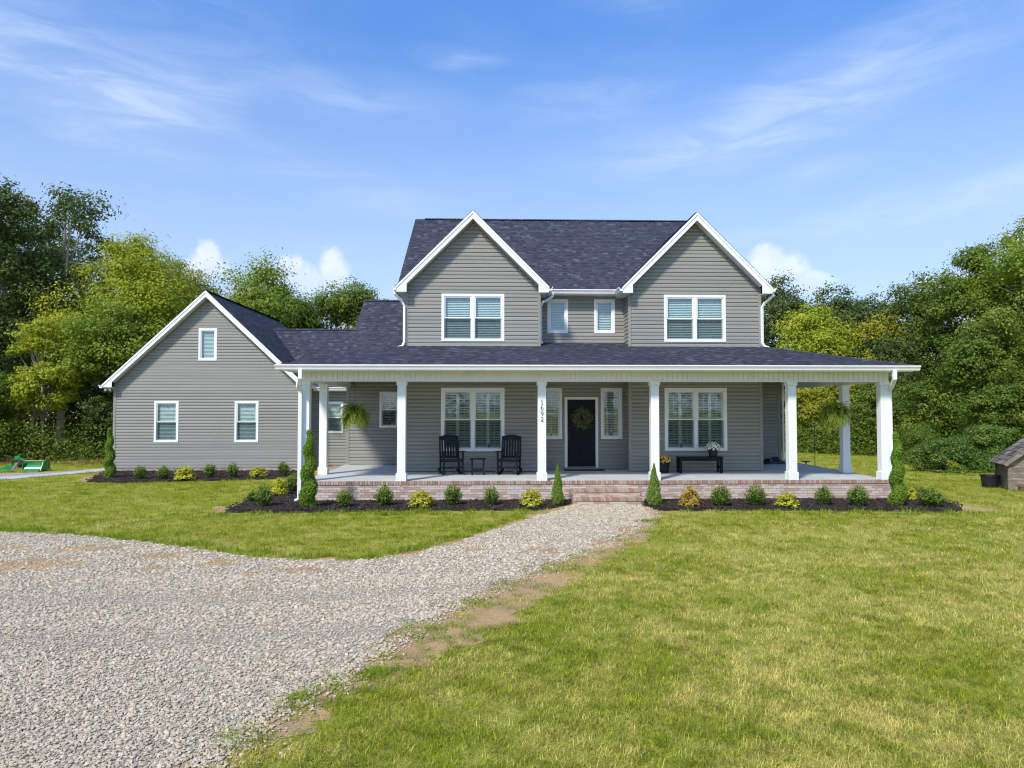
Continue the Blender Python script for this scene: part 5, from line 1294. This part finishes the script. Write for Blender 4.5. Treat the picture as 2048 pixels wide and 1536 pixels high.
# ------------------------------------------------------------------ trees and woods
def tree(name, label, x, y, h, w, seed, mat, cb=.25, dens=1.0, leaf=.20, lobes=13, bark='bark', lean=0, cat='tree', group=None, tr=None, gap=.0):
    """tapered trunk with limbs reaching every lobe of an uneven crown made of leaf clusters"""
    rg = np.random.default_rng(seed); t = empty(name, (x, y, 0)); tag(t, label, cat, group)
    if cat == 'tree': w *= 1.10; lobes = int(lobes * 1.75)
    zb = h * cb; cz = (zb + h) / 2 * (.84 if cat == 'bush' else 1); rz = (h - zb) / 2; rx = w / 2
    D_ = unit(rg.normal(size=(lobes, 3))); D_[0] = (0.05, 0, 1); D_[1] = (.35, -.3, .85); D_[2] = (-.4, -.2, .8)
    rad = (.42 + .40 * rg.random(lobes)); rad[0] = .74; LC = D_ * rad[:, None] * np.array([rx, rx, rz]); LC[:, 2] += cz; LC[:, 0] += lean * (LC[:, 2] / h)
    leaf = leaf * .80; LR_ = (.22 + .22 * rg.random(lobes) ** 1.3) * min(rx, rz) * 1.25
    P = []; N_ = []; T = []; bare = set()
    n_sub = max(8, int(13 * dens)); n_leaf = max(22, int(62 * (LR_.mean() / 1.3) ** 1.2 * (.2 / leaf) ** 1.4))
    for i in range(lobes):
        tl = rg.random()
        if rg.random() < gap: bare.add(i); continue
        for s in range(n_sub):
            d = unit(rg.normal(size=3)); d[2] = d[2] * .8 + .25; c = LC[i] + d * LR_[i] * np.array([1, 1, .85]) * (.62 + .42 * rg.random()); sp = LR_[i] * (.19 + .13 * rg.random())
            q = c + rg.normal(size=(n_leaf, 3)) * np.array([sp, sp, sp * .55]); q[:, 2] -= .25 * np.abs(rg.normal(size=n_leaf)) * sp
            P.append(q); N_.append(unit(q - c + np.array([0, 0, sp * .55])) * 1.0 + d * .35 + np.array([0, 0, .35]) + rg.normal(size=(n_leaf, 3)) * .38); T.append(np.clip(np.full(n_leaf, .55 * tl + .45 * rg.random()) + rg.normal(size=n_leaf) * .08, 0, 1))
    P = np.concatenate(P); N_ = np.concatenate(N_); T = np.concatenate(T); P[:, 2] = np.maximum(P[:, 2], .08)
    link_mesh('crown', leaf_mesh('crown', P, N_, leaf * (.45 + 1.15 * rg.random(len(P)) ** 1.3), leaf * (.40 + .5 * rg.random(len(P))), T, rg), mat, t)
    tr = tr or (.035 + .011 * h); m = MB(); top = LC[0] * np.array([.6, .6, 1]); pts = []; k = 7
    for i in range(k): f = i / (k - 1); pts.append((top[0] * f ** 1.5 + .12 * math.sin(f * 5 + seed) * f * (1 - f) * h * .12, top[1] * f ** 1.5 + .1 * math.cos(f * 4 + seed) * f * (1 - f), -.1 + f * top[2]))
    m.tube(pts, [tr * (1.25 if i == 0 else 1 - .82 * i / (k - 1)) for i in range(k)], 8)
    for i in range(1, lobes):
        if i in bare: continue
        f = min(.85, max(.22, (LC[i][2] * .72) / top[2])); j = f * (k - 1); a = Vector(pts[int(j)]).lerp(Vector(pts[min(k - 1, int(j) + 1)]), j - int(j)); b = Vector(LC[i]); mid = a.lerp(b, .5) + Vector((0, 0, -.08 * (b - a).length))
        m.tube([a, mid, b], [tr * (1 - .8 * f) * .62, tr * .26, tr * .09], 5)
        for q in range(2):
            e = b + Vector(rg.normal(size=3) * LR_[i] * .6); m.tube([mid.lerp(b, .6), e], [tr * .14, tr * .04], 4)
    m.build('trunk', bark, t); return t
G1, G2, G3 = 'trees of the left woods', 'trees behind the house', 'trees of the right woods'
tree('oak_tree', 'tall dark oak with thin gappy crown and pale trunk, left woods', -23.7, 40, 15.4, 6.0, 1, 'leaf_dark', .30, .8, .22, 15, 'bark_pale', group=G1, gap=.22)
tree('oak_tree', 'tall dark leafy tree at the left edge of the photo', -26.0, 37.5, 15.2, 5.4, 2, 'leaf_dark', .30, .85, .22, 14, group=G1)
tree('oak_tree', 'dark tall tree filling the gap behind the two left oaks', -28.6, 46, 15.2, 6.6, 3, 'leaf_dark', .2, 1.0, .25, 14, group=G1)
tree('locust_tree', 'yellow green leaning tree with feathery crown left of the garage roof', -20.0, 39, 12.2, 6.4, 4, 'leaf_lime', .28, 1.25, .17, 16, group=G1, lean=.2)
tree('locust_tree', 'olive yellow rounded tree just behind the garage peak', -18.6, 44, 10.8, 6.4, 5, 'leaf_olive', .25, 1.2, .18, 15, group=G1)
tree('maple_tree', 'bright green tree touching the left garage rake', -18.9, 36, 8.0, 4.6, 6, 'leaf_fresh', .12, 1.3, .17, 14, group=G1)
tree('sapling_tree', 'small lime green flat topped tree on a pale trunk, left woods', -21.6, 35, 6.7, 3.2, 7, 'leaf_lime', .68, 1.2, .14, 9, 'bark_pale', group=G1, tr=.10)
tree('sapling_tree', 'low lime tree with a crooked trunk behind the green implement', -20.9, 34, 4.6, 3.6, 8, 'leaf_lime', .45, 1.2, .14, 10, group=G1, tr=.09)
tree('sapling_tree', 'low bushy tree at the left edge behind the implement', -22.9, 33.2, 3.9, 3.4, 9, 'leaf_mid', .05, 1.3, .14, 11, group=G1, tr=.07)
tree('sapling_tree', 'shaded low tree beside the left corner of the garage', -18.6, 35.5, 4.2, 3.0, 10, 'leaf_dark', .15, 1.2, .15, 11, group=G1, tr=.07)
tree('maple_tree', 'dense dark green tree in the left woods between locust and oak', -22.0, 43, 10.0, 5.6, 31, 'leaf_mid', .1, 1.1, .2, 14, group=G1)
tree('maple_tree', 'dark tree low behind the small pale trunked tree', -24.3, 38.6, 8.2, 4.8, 32, 'leaf_dark', .1, 1.1, .19, 13, group=G1)
tree('maple_tree', 'round green tree rising over the roof link between garage and house', -18.2, 55, 13.6, 8.4, 11, 'leaf_fresh', .2, 1.7, .25, 16, group=G2)
tree('maple_tree', 'smaller dark tree right of the round one behind the roof link', -15.6, 58, 11.8, 4.8, 12, 'leaf_dark', .2, 1.5, .25, 12, group=G2)
tree('maple_tree', 'green tree rising left of the main roof, behind the house', -12.0, 60, 13.4, 6.8, 13, 'leaf_mid', .2, 1.6, .26, 15, group=G2)
tree('oak_tree', 'dark tree just right of the right gable, behind the house', 23.2, 56, 13.5, 6.0, 14, 'leaf_dark', .12, 1.1, .25, 14, group=G3)
tree('oak_tree', 'dark tree rising behind the lime maple, right woods', 26.4, 54, 12.4, 6.0, 15, 'leaf_dark', .12, 1.1, .25, 14, group=G3)
tree('oak_tree', 'lower dark tree in the dip of the right woods', 28.6, 52, 10.9, 5.4, 16, 'leaf_dark', .12, 1.1, .24, 13, group=G3)
tree('lime_maple', 'bright lime maple right of the upper storey', 20.2, 44, 8.9, 5.8, 17, 'leaf_lime', .12, 1.3, .19, 16, group=G3)
tree('lime_maple', 'olive green maple right of the bright lime one', 23.8, 43, 8.5, 4.4, 18, 'leaf_olive', .15, 1.1, .19, 13, group=G3)
tree('maple_tree', 'dark green tree with uneven top above the porch roof corner', 25.9, 42, 10.4, 5.2, 19, 'leaf_dark', .1, 1.15, .20, 14, group=G3)
tree('maple_tree', 'big round green tree second from the right edge', 26.3, 38, 11.9, 5.6, 20, 'leaf_mid', .12, 1.25, .19, 15, group=G3)
tree('maple_tree', 'tallest green tree at the right edge of the photo', 27.4, 35, 12.3, 6.2, 21, 'leaf_fresh', .1, 1.3, .19, 16, 'bark_pale', group=G3)
tree('maple_tree', 'broad green tree in front of the tall ones at the right edge', 23.9, 33, 7.4, 4.4, 22, 'leaf_mid', .05, 1.35, .16, 15, group=G3)
tree('sapling_tree', 'small dark conifer like tree right of the porch downspout', 22.3, 38, 6.2, 3.4, 23, 'leaf_dark', .3, 1.2, .15, 11, group=G3, tr=.09)
tree('sapling_tree', 'low yellowing tree seen between the right porch columns', 19.2, 40, 4.4, 4.4, 24, 'leaf_olive', .05, 1.2, .15, 12, group=G3, tr=.07)
tree('sapling_tree', 'low green tree seen right of the rear porch column', 21.0, 37.6, 3.8, 3.6, 25, 'leaf_mid', .03, 1.2, .14, 12, group=G3, tr=.07)
tree('sapling_tree', 'low leafy tree behind the right spiral topiary', 21.6, 34.2, 4.0, 3.4, 26, 'leaf_mid', .03, 1.25, .14, 12, group=G3, tr=.07)
tree('sapling_tree', 'low leafy tree behind the dog house', 22.9, 30.6, 4.2, 3.8, 27, 'leaf_mid', .02, 1.3, .14, 12, group=G3, tr=.07)
tree('wild_bush', 'rounded wild bush on the lawn edge left of the dog house', 17.4, 26.8, 1.35, 2.2, 28, 'leaf_box', -.25, 1.6, .075, 18, 'stem', cat='bush', tr=.03)
tree('wild_bush', 'taller wild bush directly behind the dog house and tub', 19.2, 26.9, 1.9, 2.4, 29, 'leaf_box', -.25, 1.6, .08, 18, 'stem', cat='bush', tr=.03)
tree('wild_bush', 'leafy bush at the woods edge behind the spiral topiary', 19.0, 31.0, 1.7, 2.6, 30, 'leaf_mid', -.25, 1.6, .08, 18, 'stem', cat='bush', tr=.03)

def woodland():
    """dense wood behind the single trees: a deep band of leaf clusters"""
    rg = np.random.default_rng(77); P = []; N_ = []; T = []
    def band(x0, y0, x1, y1, depth, h0, h1, n, sz):
        for i in range(n):
            f = rg.random(); dpt = rg.random() * depth; c = np.array([x0 + (x1 - x0) * f, y0 + (y1 - y0) * f, 0]) + np.array([0, dpt, 0]); H = (h0 + (h1 - h0) * f) * (.8 + .2 * math.sin(f * 37) + .12 * math.sin(f * 91)); c[2] = H * rg.random() ** .85
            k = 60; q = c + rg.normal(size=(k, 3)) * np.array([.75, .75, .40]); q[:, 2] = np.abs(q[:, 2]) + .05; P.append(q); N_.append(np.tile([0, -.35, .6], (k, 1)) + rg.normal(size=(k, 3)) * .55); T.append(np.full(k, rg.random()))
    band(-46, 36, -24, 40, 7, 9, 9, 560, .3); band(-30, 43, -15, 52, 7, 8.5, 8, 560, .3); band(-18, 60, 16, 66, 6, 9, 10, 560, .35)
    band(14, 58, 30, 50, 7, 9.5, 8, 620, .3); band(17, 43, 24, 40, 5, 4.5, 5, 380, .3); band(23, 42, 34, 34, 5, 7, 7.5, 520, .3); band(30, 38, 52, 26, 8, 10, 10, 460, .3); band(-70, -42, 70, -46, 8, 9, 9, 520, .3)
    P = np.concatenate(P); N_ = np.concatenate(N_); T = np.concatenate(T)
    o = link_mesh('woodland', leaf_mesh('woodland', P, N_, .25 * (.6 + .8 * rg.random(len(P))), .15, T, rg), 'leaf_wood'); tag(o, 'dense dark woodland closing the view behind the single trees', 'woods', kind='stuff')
    P = []; N_ = []; T = []
    def under(x0, y0, x1, y1, depth, hh, n):
        for i in range(n):
            f = rg.random(); c = np.array([x0 + (x1 - x0) * f, y0 + (y1 - y0) * f + rg.random() * depth, 0]); k = 44; s = .28 + .2 * rg.random(); q = c + rg.normal(size=(k, 3)) * np.array([s, s, s * .5]); q[:, 2] = np.abs(q[:, 2] + hh * rg.random() ** 1.6); P.append(q); N_.append(np.tile([0, -.4, .7], (k, 1)) + rg.normal(size=(k, 3)) * .5); T.append(np.full(k, rg.random()))
    under(-26, 31.8, -17, 34.5, 2.0, 1.6, 330); under(-40, 31.5, -26, 31.8, 3, 2.2, 200); under(15.5, 40.0, 20.5, 35.0, 2.2, 1.7, 330); under(20.5, 34.0, 27, 27.5, 2.2, 1.9, 330); under(27, 28, 36, 24, 3, 2.2, 200)
    P = np.concatenate(P); N_ = np.concatenate(N_); T = np.concatenate(T)
    o = link_mesh('undergrowth', leaf_mesh('undergrowth', P, N_, .125 * (.6 + .8 * rg.random(len(P))), .07, T, rg), 'leaf_mid'); tag(o, 'tangled undergrowth along the foot of the woods', 'undergrowth', kind='stuff')
    n = 1700; P = np.column_stack([-28 + 12 * rg.random(n), 31.0 + 1.6 * rg.random(n), .02 + .25 * rg.random(n) ** 2]); A = np.tile([0, 0, 1.], (n, 1)) + rg.normal(size=(n, 3)) * .4
    o = link_mesh('dry_weeds', leaf_mesh('dry_weeds', P, rg.normal(size=(n, 3)) + np.array([0, -1, 0]), .22 * (.5 + rg.random(n)), .02, rg.random(n), rg, A), 'needle_brown'); tag(o, 'brown dry weeds at the foot of the left woods', 'weeds', kind='stuff')
woodland()
